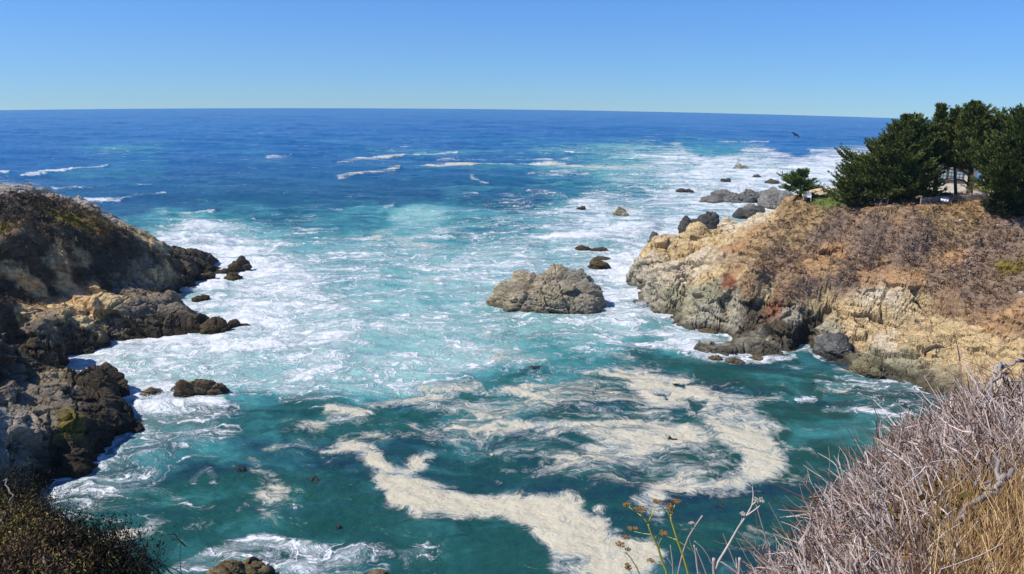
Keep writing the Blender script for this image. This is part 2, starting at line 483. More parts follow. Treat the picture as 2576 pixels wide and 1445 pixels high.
# --- rocks at the lower left, below the leafy bank
B_PTS = [
 (0,880,6.6),(40,890,5.4),(75,915,3.8),(100,925,2.6),(150,940,1.4),(60,960,3.9),(0,960,5.6),(130,965,2.9),
 (190,958,1.3),(200,946,2.4),(240,938,3.1),(270,942,2.4),(295,955,1.0),(310,975,0.2),(318,1010,0.2),(334,1042,0.2),(325,1080,0.2),(300,1100,0.2),(265,1130,0.1),(240,1160,0.1),(205,1190,0.1),(135,1180,0.2),(120,1212,0.1),(100,1226,0.1),(70,1250,0.1),
 (250,1000,2.4),(200,1000,3.2),(120,1010,3.9),(60,1030,4.2),(0,1030,5.0),(220,1060,2.4),(140,1060,3.6),(60,1100,3.8),(0,1100,4.2),(250,1090,1.4),(180,1110,2.2),(100,1150,2.0),(170,1160,1.0),(30,1180,2.2),(0,1230,2.2),(60,1210,1.2)]
B_SEA = [(340,960),(350,1010),(365,1050),(350,1100),(300,1140),(270,1180),(210,1215),(150,1230),(120,1260),(100,1300),(60,1320),(310,930),(200,925),(150,915)]
_f = W(0, 960, 5.6); _g = W(0, 1100, 4.2); _h2 = W(0, 880, 6.6)
B_X = [(_f[0] - 5, _f[1], 11), (_f[0] - 5, _f[1] - 6, 12), (_g[0] - 8, _g[1], 12), (_g[0] - 10, _g[1] - 8, 14), (_f[0] - 5, _f[1] + 6, 8), (_f[0] - 12, _f[1] - 2, 17), (_h2[0] - 4, _h2[1] + 6, 4), (_h2[0], _h2[1] + 5, -3), (_h2[0] + 2, _h2[1] + 7, -3),
       (_f[0] - 14, _f[1] + 8, 14), (_g[0] - 14, _g[1] - 20, 18)]
LB = Land(B_PTS, B_SEA, B_X, c=0.9)

def Z(land, px, py, col, veg=0.0):
    return (land.hit(px, py) + np.array((0, 0, 0)), col, veg)

def zl(land, rows):
    return [Z(land, x, y, c, v) for (x, y, c, v) in rows]

ZR = zl(LR, [
 (1900,548,PALE,0),(1830,560,PALE,0),(1760,580,TAN,0),(1700,600,TAN,0),(1650,620,TAN,0),(1800,590,TAN,0),(1870,580,PALE,0),(1860,610,ORANGE,0),(1905,590,ORANGE,0),(1800,625,TAN,0),(1720,630,TAN,0),
 (1640,650,PALE,0),(1600,680,GREY,0),(1620,740,GREY,0),(1650,775,GREY,0),(1690,690,PALE,0),(1750,660,PALE,0),(1760,700,PALE,0),(1700,740,GREEN,0),(1740,750,GREEN,0),(1790,700,TAN,0),(1850,705,RUST,0),(1870,690,TAN,0),
 (1800,740,GREEN,0),(1850,740,GREY,0),(1780,790,GREY,0),(1850,800,GREY,0),(1900,770,DARK,0),(1955,780,RUST,0),(1980,790,GREY,0),(1960,830,DARK,0),(2010,840,DARK,0),(1930,860,GREY,0),(1840,870,GREY,0),(1890,810,DARK,0),
 (2040,800,DARK,0),(2070,850,GREY,0),(2100,880,DARK,0),(2060,760,TAN,.05),(2130,790,TAN,0),(2160,850,TAN,0),(2220,800,TAN,0),(2180,900,GREEN,0),(2250,930,GREEN,0),(2300,850,TAN,0),(2380,820,TAN,0),(2330,880,TAN,0),(2290,910,GREEN,0),(2230,860,PALE,0),(2240,750,PALE,0),(2200,730,PALE,0),(2300,740,TAN,0),
 (2420,850,TAN,0),(2480,860,TAN,0),(2550,880,TAN,.1),(2450,800,EARTH,.3),(2540,790,ORANGE,.25),(2520,830,ORANGE,.2),(2576,830,EARTH,.4),
 (1950,545,TAN,.2),(1935,600,GOLD,.5),(1960,650,DRY,.9),(1930,680,DRY,.9),(1900,715,EARTH,.35),(1920,740,TAN,.15),(1980,730,EARTH,.55),(2000,690,EARTH,.4),(2040,720,DRY,.8),(2080,640,ORANGE,.12),(2060,665,ORANGE,.12),(2105,660,ORANGE,.1),
 (2180,700,ORANGE,.1),(2220,690,EARTH,.2),(2240,705,ORANGE,.1),(2140,690,DRY,.9),(2120,720,DRY,.8),(2290,700,ORANGE,.15),(2150,660,DRY,.9),
 (2000,540,GOLD,.6),(2030,570,GOLD,.7),(1990,590,GOLD,.7),(2060,600,DRY,.9),(2120,560,DRY,.8),(2200,570,DRY,.9),(2200,620,DRY,1),(2300,560,DRY,.8),(2300,620,DRY,1),(2280,660,DRY,1),(2400,570,GOLD,.7),(2350,540,GOLD,.5),(2420,530,GOLD,.5),(2480,580,DRY,.9),
 (2400,640,ORANGE,.7),(2430,620,DRY,1),(2400,700,DRY,1),(2350,720,DRY,1),(2480,680,DRY,1),(2450,740,DRY,1),(2540,640,DRY,.9),(2550,720,DRY,.9),(2545,665,MOSS,.9),(2500,760,DRY,.8),(2380,760,EARTH,.5),(2560,560,DRY,.8),
 (2085,512,LAWN,.15),(2060,512,LAWN,.1),(2110,516,LAWN,.1),(2020,514,GOLD,.4),(1970,522,GOLD,.4),(2180,530,EARTH,.2),(2260,535,EARTH,.3),(2320,525,EARTH,.3),(2450,512,EARTH,.3)])
ZR += [((_b[0] + 3, _b[1] + 5, 14.3), LAWN, .1), ((_b[0] + 8, _b[1] + 16, 12), TAN, .1), ((_c[0], _c[1] + 15, 16), EARTH, .2), ((_d[0] - 4, _d[1] + 8, 0), GREY, 0), ((_b[0] - 12, _b[1] + 6, 6), PALE, 0), ((_b[0] - 14, _b[1] + 20, 0), GREY, 0), ((_c[0] + 30, _c[1], 16), DRY, .8)]

def rw_std(v, zc):
    return np.clip(1 - zc[:, 3] * 1.4, 0.05, 1) * np.where(zc[:, 1] > zc[:, 0] * 1.1, 0.1, 1)
ZL = zl(LL, [
 (60,498,BRUSH,.9),(110,504,BRUSH,.9),(160,514,DRY,.8),(205,527,DRY,.7),(240,542,(.34,.17,.07),.6),(215,545,MOSS,.9),(175,560,MOSS,.9),(255,585,(.30,.15,.06),.8),(40,480,WHITE,.1),
 (10,482,WHITE,.05),(60,484,WHITE,.1),(110,490,WHITE,.15),(160,500,WHITE,.1),(205,512,WHITE,.1),(245,526,WHITE,.1),(285,548,WHITE,.1),(320,575,TAN,.15),(360,600,TAN,.15),(400,628,TAN,.1),(240,540,LGREY,.1),
 (10,510,DRY,.9),(60,520,BRUSH,1),(120,520,BRUSH,1),(170,525,DRY,.9),(30,550,BRUSH,1),(90,550,BRUSH,1),(150,555,MOSS,.9),(190,548,MOSS,.9),(220,555,ORANGE,.8),(240,570,MOSS,.8),(10,580,MOSS,.8),(20,600,EARTH,.7),(70,580,EARTH,.9),
 (60,605,BRUSH,1),(120,600,BRUSH,1),(200,600,BRUSH,1),(270,600,BRUSH,1),(300,600,BRUSH,.8),(330,640,BRUSH,.6),(360,660,LGREY,.3),(390,650,BRUSH,.5),(300,640,BRUSH,.8),(240,640,BRUSH,1),
 (20,650,BRUSH,.9),(60,655,BRUSH,.9),(100,640,BRUSH,1),(30,680,SAND,.25),(60,690,SAND,.25),(90,670,BRUSH,.8),(120,660,TAN,.3),(145,650,TAN,.3),(150,680,SAND,.2),(170,640,BRUSH,.9),(200,650,TAN,.35),(200,690,BRUSH,.9),(240,680,BRUSH,.9),(180,720,SAND,.2),(110,700,BRUSH,.8),(130,740,BRUSH,.6),(70,720,SAND,.2),(20,720,BRUSH,1),(60,760,BRUSH,.9),(15,770,BRUSH,1),(90,740,SAND,.3),
 (270,670,BRUSH,.7),(300,690,BRUSH,.6),(340,700,LGREY,.1),(380,690,TAN,.1),(420,680,TAN,.1),(300,720,LGREY,.1),(350,730,LGREY,0),(400,720,LGREY,0),(260,720,BRUSH,.5),
 (230,730,SAND,0),(180,750,SAND,.1),(250,750,SAND,.05),(130,770,SAND,.15),(60,795,SAND,.1),(20,800,BRUSH,.5),(210,765,SAND,.05),(280,757,TAN,0),
 (460,680,DARK,0),(500,660,DARK,0),(480,640,DARK,0),(530,655,DARK,0),(440,650,DARK,.1),(420,660,DARK,0),(440,710,DARK,0),(430,735,DARK,0),
 (340,770,LGREY,0),(390,760,LGREY,0),(290,790,LGREY,0),(430,760,LGREY,0),(350,820,DARK,0),(410,820,DARK,0),(460,800,DARK,0),(470,770,DARK,0),(300,830,LGREY,0),(260,840,DARK,0),(500,815,DARK,0),
 (60,830,LGREY,0),(120,815,LGREY,0),(160,830,DARK,0),(200,840,DARK,0),(100,860,LGREY,0),(40,860,LGREY,0),(140,880,DARK,0),(60,890,DARK,0),(200,810,TAN,0)])
ZL += [((_a[0] - 25, _a[1], 17), BRUSH, .9), ((_a[0] - 10, _a[1] + 15, 8), TAN, .1), ((_b2[0], _b2[1] + 8, 3), LGREY, 0), ((_a[0] - 22, _a[1] - 25, 12), BRUSH, .9)]
ZB = zl(LB, [  # shadowed cliff and right sides coloured dark, sunlit far-left parts coloured pale
 (10,880,(.075,.058,.036),.3),(50,900,(.075,.058,.036),.2),(90,925,(.075,.058,.036),0),(20,940,(.075,.058,.036),0),(60,950,LGREY,0),(110,960,TAN,0),(90,985,LGREY,0),(150,980,LGREY,0),(220,950,(.075,.058,.036),0),(270,960,(.075,.058,.036),0),(200,990,(.075,.058,.036),0),(280,1000,(.075,.058,.036),0),(310,1040,(.075,.058,.036),0),
 (150,1020,LGREY,0),(60,1020,LGREY,0),(10,1060,(.46,.40,.31),0),(60,1080,(.46,.40,.31),0),(120,1060,LGREY,0),(180,1070,MOSS,0),(170,1060,MOSS,0),(220,1040,(.075,.058,.036),0),(230,1090,(.075,.058,.036),0),(270,1100,(.075,.058,.036),0),(100,1120,LGREY,0),(150,1130,(.075,.058,.036),0),(200,1150,(.075,.058,.036),0),
 (40,1140,LGREY,0),(10,1120,(.46,.40,.31),0),(60,1180,LGREY,0),(100,1190,(.075,.058,.036),0),(30,1210,LGREY,0),(80,1220,(.1,.08,.03),0),(40,1240,(.1,.08,.03),.2)])
ZB += [((_f[0] - 6, _f[1] - 3, 11), DARK, .6), ((_g[0] - 9, _g[1] - 3, 13), BRUSH, .7)]

def bounds_of(land, pad=2.5):
    a, b = land.xy.min(0), land.xy.max(0)
    return a[0] - pad, b[0] + pad, a[1] - pad, b[1] + pad

land_r = land_mesh("headland", LR, bounds_of(LR), 0.135, rw_std, ZR, seed=2.0, amp=0.68)
land_l = land_mesh("headland", LL, bounds_of(LL), 0.135, rw_std, ZL, seed=40.0, amp=0.68)
land_b = land_mesh("rocky_shore", LB, bounds_of(LB), 0.10, rw_std, ZB, seed=77.0, amp=0.62, warp=.7, scale=1.25)

# ------------------------------------------------------------------ sea
def grid_idw(pts, px, py, power=5.0, aniso=2.2):
    P = np.array(pts, float)
    num = np.zeros(len(px)); den = np.zeros(len(px))
    for x, y, v in P:
        sc = max(14.0, (y - 250) * 0.16)            # features shrink with distance
        d2 = ((px - x) / (sc * aniso)) ** 2 + ((py - y) / sc) ** 2 + 0.05
        w_ = d2 ** (-power / 2)
        num += w_ * v; den += w_
    return num / den

def stroke(out, px, py, pts, hw, val, soft=0.6, hw2=None):
    """a band of foam along a path surveyed on the water"""
    P = np.array(pts, float); hw2 = hw if hw2 is None else hw2
    m = max(hw, hw2) * 2.2 + 2
    s = (px > P[:, 0].min() - m) & (px < P[:, 0].max() + m) & (py > P[:, 1].min() - m) & (py < P[:, 1].max() + m)
    if not s.any(): return
    x, y = px[s], py[s]
    best = np.full(len(x), 9.0)
    n = len(P) - 1
    for k in range(max(n, 1)):
        a = P[k]; b = P[min(k + 1, n)] if n else P[0]
        ab = b - a; L2 = ab @ ab + 1e-9
        t = np.clip(((x - a[0]) * ab[0] + (y - a[1]) * ab[1]) / L2, 0, 1)
        w_ = hw + (hw2 - hw) * (k + t) / max(n, 1)
        d = np.hypot((x - a[0] - t * ab[0]), (y - a[1] - t * ab[1])) / w_
        best = np.minimum(best, d)
    f = val * (1 - sstep(1 - soft, 1 + soft, best))
    out[s] = np.maximum(out[s], f)

def poly(out, px, py, pts, val, soft=12.0):
    P = np.array(pts, float)
    m = soft * 2
    s = (px > P[:, 0].min() - m) & (px < P[:, 0].max() + m) & (py > P[:, 1].min() - m) & (py < P[:, 1].max() + m)
    if not s.any(): return
    x, y = px[s], py[s]
    ins = np.zeros(len(x), bool); dist = np.full(len(x), 1e9)
    for k in range(len(P)):
        a, b = P[k], P[(k + 1) % len(P)]
        c = ((a[1] > y) != (b[1] > y))
        with np.errstate(divide='ignore', invalid='ignore'):
            xi = (b[0] - a[0]) * (y - a[1]) / (b[1] - a[1]) + a[0]
        ins ^= c & (x < xi)
        ab = b - a; t = np.clip(((x - a[0]) * ab[0] + (y - a[1]) * ab[1]) / (ab @ ab + 1e-9), 0, 1)
        dist = np.minimum(dist, np.hypot(x - a[0] - t * ab[0], y - a[1] - t * ab[1]))
    sd = np.where(ins, dist, -dist)
    out[s] = np.maximum(out[s], val * sstep(-soft, soft, sd))

def zm(pts, ox, oy, sc):
    return [(ox + x * sc, oy + y * sc) for x, y in pts]
z1 = lambda *p: zm(p, 251.6, 880.6, .3908)
z2 = lambda *p: zm(p, 1069.0, 786.0, .4562)

AQUA = [(430,500,.02),(520,515,.08),(700,505,.04),(850,500,.05),(950,470,.05),(350,520,.1),(1180,440,.08),(1280,445,.12),(1050,480,.06),(100,300,0),(700,300,0),(1300,300,0),(2000,330,.05),(100,420,0),(500,420,0),(800,420,.03),(1100,430,.08),(300,500,.02),(600,480,.03),(900,480,.08),(1200,480,.15),
 (1000,500,.1),(400,545,.5),(500,565,.6),(600,600,.65),(900,550,.35),(700,540,.3),(1050,545,.7),(1200,560,.4),(1300,500,.15),(1400,450,.3),(1580,440,.6),(1700,460,.6),(1400,560,.45),(1000,640,.65),(1150,700,.75),(900,700,.62),(1000,780,.75),(1100,850,.8),
 (800,850,.8),(600,880,.85),(400,910,.8),(700,930,.8),(900,960,.75),(1050,900,.85),(1250,900,.7),(1400,830,.6),(1550,850,.62),(1700,870,.6),(1640,900,.2),(1720,915,.12),(1800,930,.1),(2000,930,.2),(2200,1000,.15),(2200,1080,.28),(2100,1150,.15),(1950,1250,.02),
 (1700,1300,.0),(1500,1050,.15),(1200,1060,.2),(1000,1080,.12),(800,1050,.15),(650,1100,.2),(450,1150,.3),(500,1250,.1),(700,1250,.1),(900,1300,.12),(400,1330,.15),(1200,1380,.12),(1500,1400,.1),(1300,950,.35),(1900,600,.6),(1600,500,.4),(1900,470,.6),(2000,380,.1),(1500,620,.6),(1850,420,.5),(1300,1000,.3)]
FOAM = [(430,505,.01),(520,520,.05),(620,520,.05),(700,512,.03),(850,510,.05),(350,520,.02),(1300,440,.08),(1180,460,.06),(1000,520,.12),(100,300,0),(600,300,0),(1200,300,0),(1800,320,0),(2100,340,0),(100,400,0),(500,400,0),(800,400,0),(600,450,.02),(300,480,.02),(900,500,.06),(700,500,.03),(1100,480,.06),
 (400,545,.3),(480,600,.85),(560,640,.92),(650,680,.95),(700,740,.85),(800,760,.78),(700,800,.92),(850,820,.82),(950,830,.6),(900,720,.55),(880,670,.6),(1000,660,.42),(1000,720,.28),(1000,780,.25),(1050,850,.35),(1200,850,.4),
 (600,860,.92),(400,880,.95),(200,910,.92),(300,930,.72),(500,930,.65),(700,900,.65),(850,900,.6),(950,930,.55),(800,980,.58),(650,970,.45),(400,1010,.9),(350,1060,.62),(300,1170,.5),(200,1230,.5),(350,1190,.42),(450,1080,.55),(550,1030,.4),(650,1040,.18),(750,1070,.1),(950,1060,.15),(600,1150,.1),
 (450,1220,.08),(600,1300,.03),(900,1350,.02),(350,1300,.12),(1100,1380,.03),(1100,600,.38),(1250,640,.52),(1180,740,.48),(1250,800,.42),(1350,830,.48),(1500,830,.5),(1600,700,.92),(1570,780,.82),(1650,840,.6),(1750,860,.75),(1300,620,.6),(1450,600,.72),(1600,590,.8),(1500,530,.7),(1600,550,.8),(1700,520,.75),
 (1300,560,.4),(1200,560,.28),(1050,560,.22),(900,560,.2),(700,560,.3),(800,620,.38),(1400,480,.2),(1600,470,.38),(1800,440,.88),(1700,420,.7),(2000,430,.9),(2100,430,.9),(1900,480,.92),(1750,500,.78),(1950,405,.7),(2000,370,.04),(1800,370,.04),(1600,430,.3),(1500,440,.25),
 (1250,900,.4),(1150,930,.42),(1050,960,.45),(1450,900,.35),(1600,880,.4),(1650,910,.1),(1750,930,.04),(1900,960,.05),(2000,920,.18),(2150,970,.3),(2100,1040,.1),(2200,1030,.35),(2100,1100,.05),(2050,1200,.05),(1900,1280,.04),(1750,1320,.05),(1350,1050,.2),(1250,1090,.12),(1450,980,.25),(1550,1050,.2),(1200,1150,.12),(1150,1010,.3),(900,1030,.3),(1800,1340,.12),(1950,1300,.15)]
WAVES = [ # path, half width, foam, height of the swell
 ([(55,441),(150,432),(270,417)],3.2,.95,.3),([(0,434),(22,434)],3,.8,.2),([(215,501),(300,500)],3.5,.9,.3),([(300,500),(340,490),(420,486)],2.2,.7,.2),([(130,475),(260,470),(290,463),(380,468)],2.4,.6,.2),([(440,472),(540,470)],2.4,.45,.1),
 ([(670,396),(735,393)],3.5,.7,.2),([(620,365),(665,363)],1.8,.6,.1),([(850,409),(900,400),(1015,391)],3.2,.95,.3),([(850,445),(900,439),(950,436),(1004,425)],4.5,.95,.3),([(1040,390),(1150,385)],2.5,.8,.2),
 ([(1060,421),(1200,415),(1350,410),(1420,412)],3.8,.95,.3),([(1100,400),(1300,400),(1390,402)],2.4,.6,.2),([(1400,416),(1550,420),(1640,418)],4,.85,.2),([(1330,436),(1400,437),(1500,432),(1620,440)],5,.85,.5),([(1420,384),(1442,386)],2.2,.95,.2),
 ([(1600,394),(1660,398),(1760,404),(1850,406)],6,.97,.9),([(1700,440),(1800,436),(1950,440)],5,.85,.4),([(1660,470),(1760,462),(1850,470)],6,.9,.5),([(1800,356),(1935,355)],2,.6,.1),([(2040,381),(2165,384)],5,.85,.4),([(2030,377),(2060,384)],2.5,.7,0),
 ([(1170,489),(1200,488)],5,.8,.2),([(960,530),(990,516)],6,.6,.2),([(1185,450),(1230,462)],4,.65,.2),([(1280,472),(1350,480),(1420,492)],6,.75,.3),([(1500,450),(1640,445)],5,.6,.3),
 ([(1250,610),(1330,600),(1420,594)],12,.8,.3),([(1400,602),(1480,600),(1560,592),(1640,577)],11,1,.8),([(1420,531),(1480,528),(1560,526)],9,.97,.5),([(1540,560),(1640,565),(1700,550)],12,.85,.2),
 ([(380,548),(450,540),(540,534)],2.2,.7,.4),([(430,560),(560,556),(640,545)],2,.6,.3),([(700,530),(800,522),(860,530)],2.4,.55,.3),([(480,600),(560,612)],14,1,.5),
 ([(440,740),(500,725),(560,720)],12,1,.3),([(150,920),(250,890),(350,868),(520,850),(640,825)],10,1,.2),([(320,1000),(420,1015),(560,1010)],16,1,.3),([(360,990),(450,1000)],14,1,.2),([(1590,800),(1620,770),(1600,730)],12,.95,.2),([(1755,890),(1790,905),(1900,912),(1990,900)],8,.8,.1),([(1700,855),(1780,850)],9,.85,.1),
 ([(330,1100),(280,1150),(220,1200),(140,1250)],15,.75,.1),(z1((150,660),(400,600),(600,560),(690,590)),14,.55,.2),([(2000,1008),(2060,1005)],6,.8,.1),([(2080,1030),(2200,1040),(2260,1020)],9,.7,.1),([(2050,960),(2150,968),(2240,975)],6,.55,0)]
LACE = [ (z1((500,1400),(700,1320),(900,1270),(1050,1230),(1300,1270),(1430,1300)),14,.62),(z1((800,1400),(1000,1370),(1200,1390),(1500,1390),(1750,1370),(1900,1330),(2100,1310)),18,.66),(z1((470,1420),(700,1390),(950,1330),(1150,1300)),14,.6),
 (z1((1400,1290),(1700,1270),(2000,1290),(2250,1330)),14,.36),(z1((2000,1410),(2200,1400)),12,.42),(z1((300,900),(500,950),(620,1030),(760,1010)),10,.34),(z1((600,850),(700,790),(740,830)),10,.5),
 (z1((30,1100),(250,1080),(500,1080)),8,.36),(z1((860,1080),(960,970),(1280,1000),(1050,1090)),8,.33)]
SCUM_P = [ # thick cream foam rafts
 (z2((-20,960),(150,990),(300,1010),(440,1000),(640,1010),(760,990),(830,1040),(900,1110),(1000,1130),(1010,1180),(1150,1220),(1260,1260),(1320,1330),(1250,1380),(1230,1480),(690,1480),(670,1380),(680,1290),(560,1200),(480,1150),(400,1120),(290,1120),(260,1145),(170,1120),(60,1125),(-20,1120)),1.0,9),
 (z1((1370,640),(1480,620),(1550,570),(1650,580),(1760,630),(1830,700),(1920,740),(2000,730),(1990,680),(2080,640),(2200,690),(2110,740),(2090,820),(2200,870),(2414,960),(2414,1100),(2200,1070),(2020,1065),(1940,1020),(1840,970),(1790,880),(1770,800),(1700,710),(1620,680),(1480,690),(1400,680)),1.0,8),
 (z2((540,225),(800,280),(1050,330),(1200,290),(1390,320),(1480,360),(1560,390),(1700,420),(1800,470),(1950,465),(1900,500),(1830,525),(1900,570),(1950,600),(1920,650),(2000,780),(2010,850),(1960,900),(1850,960),(1740,1010),(1600,1000),(1450,1020),(1330,1000),(1330,1080),(1280,1140),(1180,1080),(1110,1030),(1150,980),(1240,920),(1400,905),(1560,915),(1670,870),(1740,800),(1640,720),(1560,640),(1420,560),(1250,520),(1150,440),(1080,380),(950,345),(700,315),(560,260)),.86,10),
 (z2((1100,450),(1400,560),(1600,720),(1700,800),(1640,870),(1400,900),(1150,920),(900,850),(750,740),(480,720),(300,660),(330,600),(600,590),(1000,610),(1200,600)),.80,18),
 (z2((660,760),(780,740),(900,780),(980,830),(1100,860),(1150,900),(1100,940),(900,920),(700,890),(640,820)),.72,14),
 (z2((910,1060),(980,1045),(1020,1070),(990,1100),(920,1095)),.8,6),(z2((480,1405),(600,1395),(700,1450),(500,1470)),.7,8),
 (z1((0,1210),(150,1140),(280,1095),(400,1085),(500,1080),(380,1150),(240,1210),(130,1240),(90,1300),(0,1320),(-40,1300)),.9,8),(z1((480,1150),(600,1105),(740,1070),(700,1120),(560,1150)),.85,6)]
SCUM_S = [(z2((330,640),(420,600),(600,625),(900,625),(1200,615)),11,.85),(z2((0,430),(200,415),(340,450),(500,430),(620,480),(720,510)),14,.74),(z2((-20,690),(150,720),(350,760),(600,790)),18,.6),(z2((400,900),(520,860),(700,900),(830,900)),16,.6),
 (z1((1450,375),(1750,370),(1900,330),(2150,300),(2414,240)),12,.82),(z1((1000,740),(1130,850),(1180,920),(1020,930)),16,.58),(z1((1090,625),(1250,595),(1350,605)),10,.55),(z1((960,970),(1100,1060),(1160,1130)),10,.42),(z1((1180,520),(1320,480),(1420,500)),9,.5),
 (z1((1700,560),(1900,570),(2050,560)),9,.5),(z1((1980,470),(2080,560),(2250,620)),12,.62),(z2((600,850),(560,900),(500,830)),9,.5),(z2((330,110),(450,160),(560,210)),12,.5),(z2((900,270),(1000,230),(1150,260)),10,.55),(z2((400,250),(480,230),(600,240)),8,.6),
 ([(950,595),(1030,605),(1080,630)],14,.4),([(1080,700),(1150,740),(1160,770)],14,.38),([(1560,520),(1640,530),(1680,540)],9,.5),([(1060,420),(1200,414),(1400,412)],3,.9),([(1400,416),(1560,422),(1630,416)],4,.8),([(850,409),(1010,391)],3,.7),([(850,445),(1004,425)],3.5,.8),
 (z2((1920,650),(2000,740),(2120,770),(2160,800)),6,.6),(z2((1960,930),(2080,910)),14,.3),([(2060,980),(2130,985)],7,.5),([(2090,1035),(2180,1035)],7,.45),(z1((1400,670),(1450,740)),10,.5),([(1880,1330),(1960,1345),(2050,1330)],12,.4)]
SCUM_B = [(z2((250,420),(700,300),(1100,380),(1500,600),(1700,800),(1500,930),(1100,960),(700,960),(300,900),(0,760),(0,500)),.46,60),(z1((1100,470),(1500,540),(2000,480),(2400,560),(2400,700),(2000,640),(1400,620),(1000,800)),.25,40)]
HOLES = [(z1((1810,630),(1900,625),(1980,660),(1970,720),(1900,735),(1850,700)),9),(z2((870,980),(960,960),(1080,975),(1110,1020),(980,1030),(900,1060)),11),(z2((190,930),(300,910),(430,940),(420,980),(260,990)),9),(z2((1440,470),(1550,480),(1560,520),(1500,555)),8),(z2((1260,440),(1340,440),(1330,465)),5),(z2((1370,395),(1420,385),(1425,410)),4),(z2((740,680),(820,660),(900,690),(1000,700),(860,720)),9),(z2((0,820),(90,790),(200,880),(80,910)),10),(z2((470,850),(520,850),(510,890)),5),(z2((390,890),(500,900),(510,930),(430,920)),7),(z2((550,280),(640,300),(660,325),(590,320)),7)]

def make_sea():
    # rings by depression angle (about one render pixel each), spokes by azimuth
    dip = math.sqrt(2 * H / RE)
    a1 = np.radians(np.linspace(33.5, math.degrees(dip) + .35, 640))
    a0 = np.radians(np.array([75, 62, 52, 45, 40, 37, 35]))
    td = np.tan(np.concatenate([a0, a1]))
    r = RE * td - np.sqrt(np.maximum((RE * td) ** 2 - 2 * RE * H, 0))
    r = np.concatenate([r, r[-1] * np.array([1.03, 1.08, 1.16, 1.25])])
    az = np.radians(np.concatenate([np.linspace(-100, -38.5, 50), np.linspace(-38, 38, 1180), np.linspace(38.5, 100, 50)]))
    R_, A_ = np.meshgrid(r, az, indexing='ij')
    x, y = (R_ * np.sin(A_)).ravel(), (R_ * np.cos(A_)).ravel()
    n = len(x)
    flat = np.stack([x, y, -drop(x, y)], 1)
    px, py = proj(flat)
    bad = ~np.isfinite(px); px[bad] = -9e3; py[bad] = 9e3
    rr = np.hypot(x, y)
    # wandering of every foam edge, in metres on the water
    q = np.stack([x * 0.13, y * 0.13, np.zeros(n)], 1)
    near = np.clip(110 / rr, .3, 2.0)
    wx = (fbm(q, 5, .62) * 20 + fbm(q * 5, 4, .65) * 9) * near
    wy = (fbm(q + 50, 5, .62) * 12 + fbm(q * 5 + 70, 4, .65) * 6) * near
    ux, uy = px + wx * 1.3, py + wy * np.clip(90 / rr, .05, 1.3) / near * 1.2
    patch = np.clip(.85 + 1.5 * fbm(np.stack([x * .05, y * .05, np.full(n, 2.)], 1), 4, .6), .1, 1.15)
    aq = np.clip(grid_idw(AQUA, px + wx * 1.6, py + wy * 1.6), 0, 1)
    fo = np.clip(grid_idw(FOAM, px + wx * 1.4, py + wy * 1.4), 0, 1)
    far_ok = sstep(318, 395, py - np.clip((px - 1900) / 30, 0, 12))
    fo *= far_ok; aq *= far_ok
    fo = np.where(fo > .5, .5 + (fo - .5) * .78, fo)
    spots = fbm(np.stack([x * .012, y * .035, np.full(n, 6.)], 1), 4, .6)
    fo += .20 * sstep(.12, .5, spots) * sstep(160, 230, rr) * (1 - sstep(420, 800, rr)) * (1 - sstep(.1, .3, fo))
    aq += .28 * sstep(.0, .5, fbm(np.stack([x * .016 + 9, y * .03, np.full(n, 1.)], 1), 3)) * sstep(140, 220, rr) * (1 - sstep(350, 600, rr))
    fo += .10 * sstep(.4, .8, aq) * (1 - sstep(.35, .6, fo))
    sw = np.zeros(n)
    wv = np.zeros(n)
    for pts, hw, val, hgt in WAVES:
        stroke(wv, ux, uy, pts, hw * (.75 if pts[0][1] < 470 else 1), val * .88, .95)
        if hgt: stroke(sw, px + wx * .4, py + wy * .2, pts, hw * 1.3, hgt, .95)
    fo = np.maximum(fo, wv * np.where(rr > 130, patch, 1))
    for pts, hw, val in LACE: stroke(fo, ux, uy, pts, hw * 1.5, val, .8)
    sc = np.zeros(n)
    for pts, val, soft in SCUM_P: poly(sc, ux, uy, pts, val, soft * 3.0)
    for pts, hw, val in SCUM_S: stroke(sc, ux, uy, pts, hw * 1.1, val * .95, .95)
    for pts, val, soft in SCUM_B: poly(sc, ux, uy, pts, val, soft)
    ho = np.zeros(n)
    for pts, soft in HOLES: poly(ho, ux, uy, pts, 1.0, soft)
    sc *= 1 - ho * .85
    # collar of broken water along the land
    col = np.zeros(n); hl = np.full(n, -3.0)
    for land, k in ((LR, .8), (LL, 1.0), (LB, .8)):
        b = bounds_of(land, 0.5)
        s = (x > b[0]) & (x < b[1]) & (y > b[2]) & (y < b[3])
        if s.any():
            h_ = land.h(x[s], y[s])
            hl[s] = np.maximum(hl[s], h_)
            col[s] = np.maximum(col[s], sstep(-2.2, -0.2, h_ + fbm(flat[s] * .5, 3) * 1.2) * k)
    quiet = sstep(1950, 2080, px) * sstep(860, 900, py)
    fo = np.maximum(fo, col * (1 - .45 * quiet))
    # shape of the water
    amp = np.clip(rr / 60, .6, 1)
    dirx, diry = 0.25, 0.97
    s_ = x * dirx + y * diry
    t_ = x * diry - y * dirx
    chop = fbm(np.stack([t_ * .16, s_ * .30, np.zeros(n)], 1), 3, .55) * .42
    chop += fbm(np.stack([t_ * .6, s_ * 1.0, np.ones(n)], 1), 3, .6) * .13 * np.clip(140 / rr, .2, 1)
    swell = fbm(np.stack([t_ * .018, s_ * .06, np.full(n, 4.)], 1), 2, .5) * np.clip((rr - 60) / 150, .25, 1) * 1.5
    z = chop * amp + swell + sw * .9 + sstep(.3, .9, fo) * fbm(np.stack([t_ * .5, s_ * .7, np.full(n, 9.)], 1), 3, .6) * .28 + sstep(.4, .9, sc) * .06
    z *= np.clip((1000 - rr) / 500, .0, 1) * .97 + .03
    z = np.where(hl > -2.5, z * (1 - .5 * sstep(-2.5, 0, hl)), z)
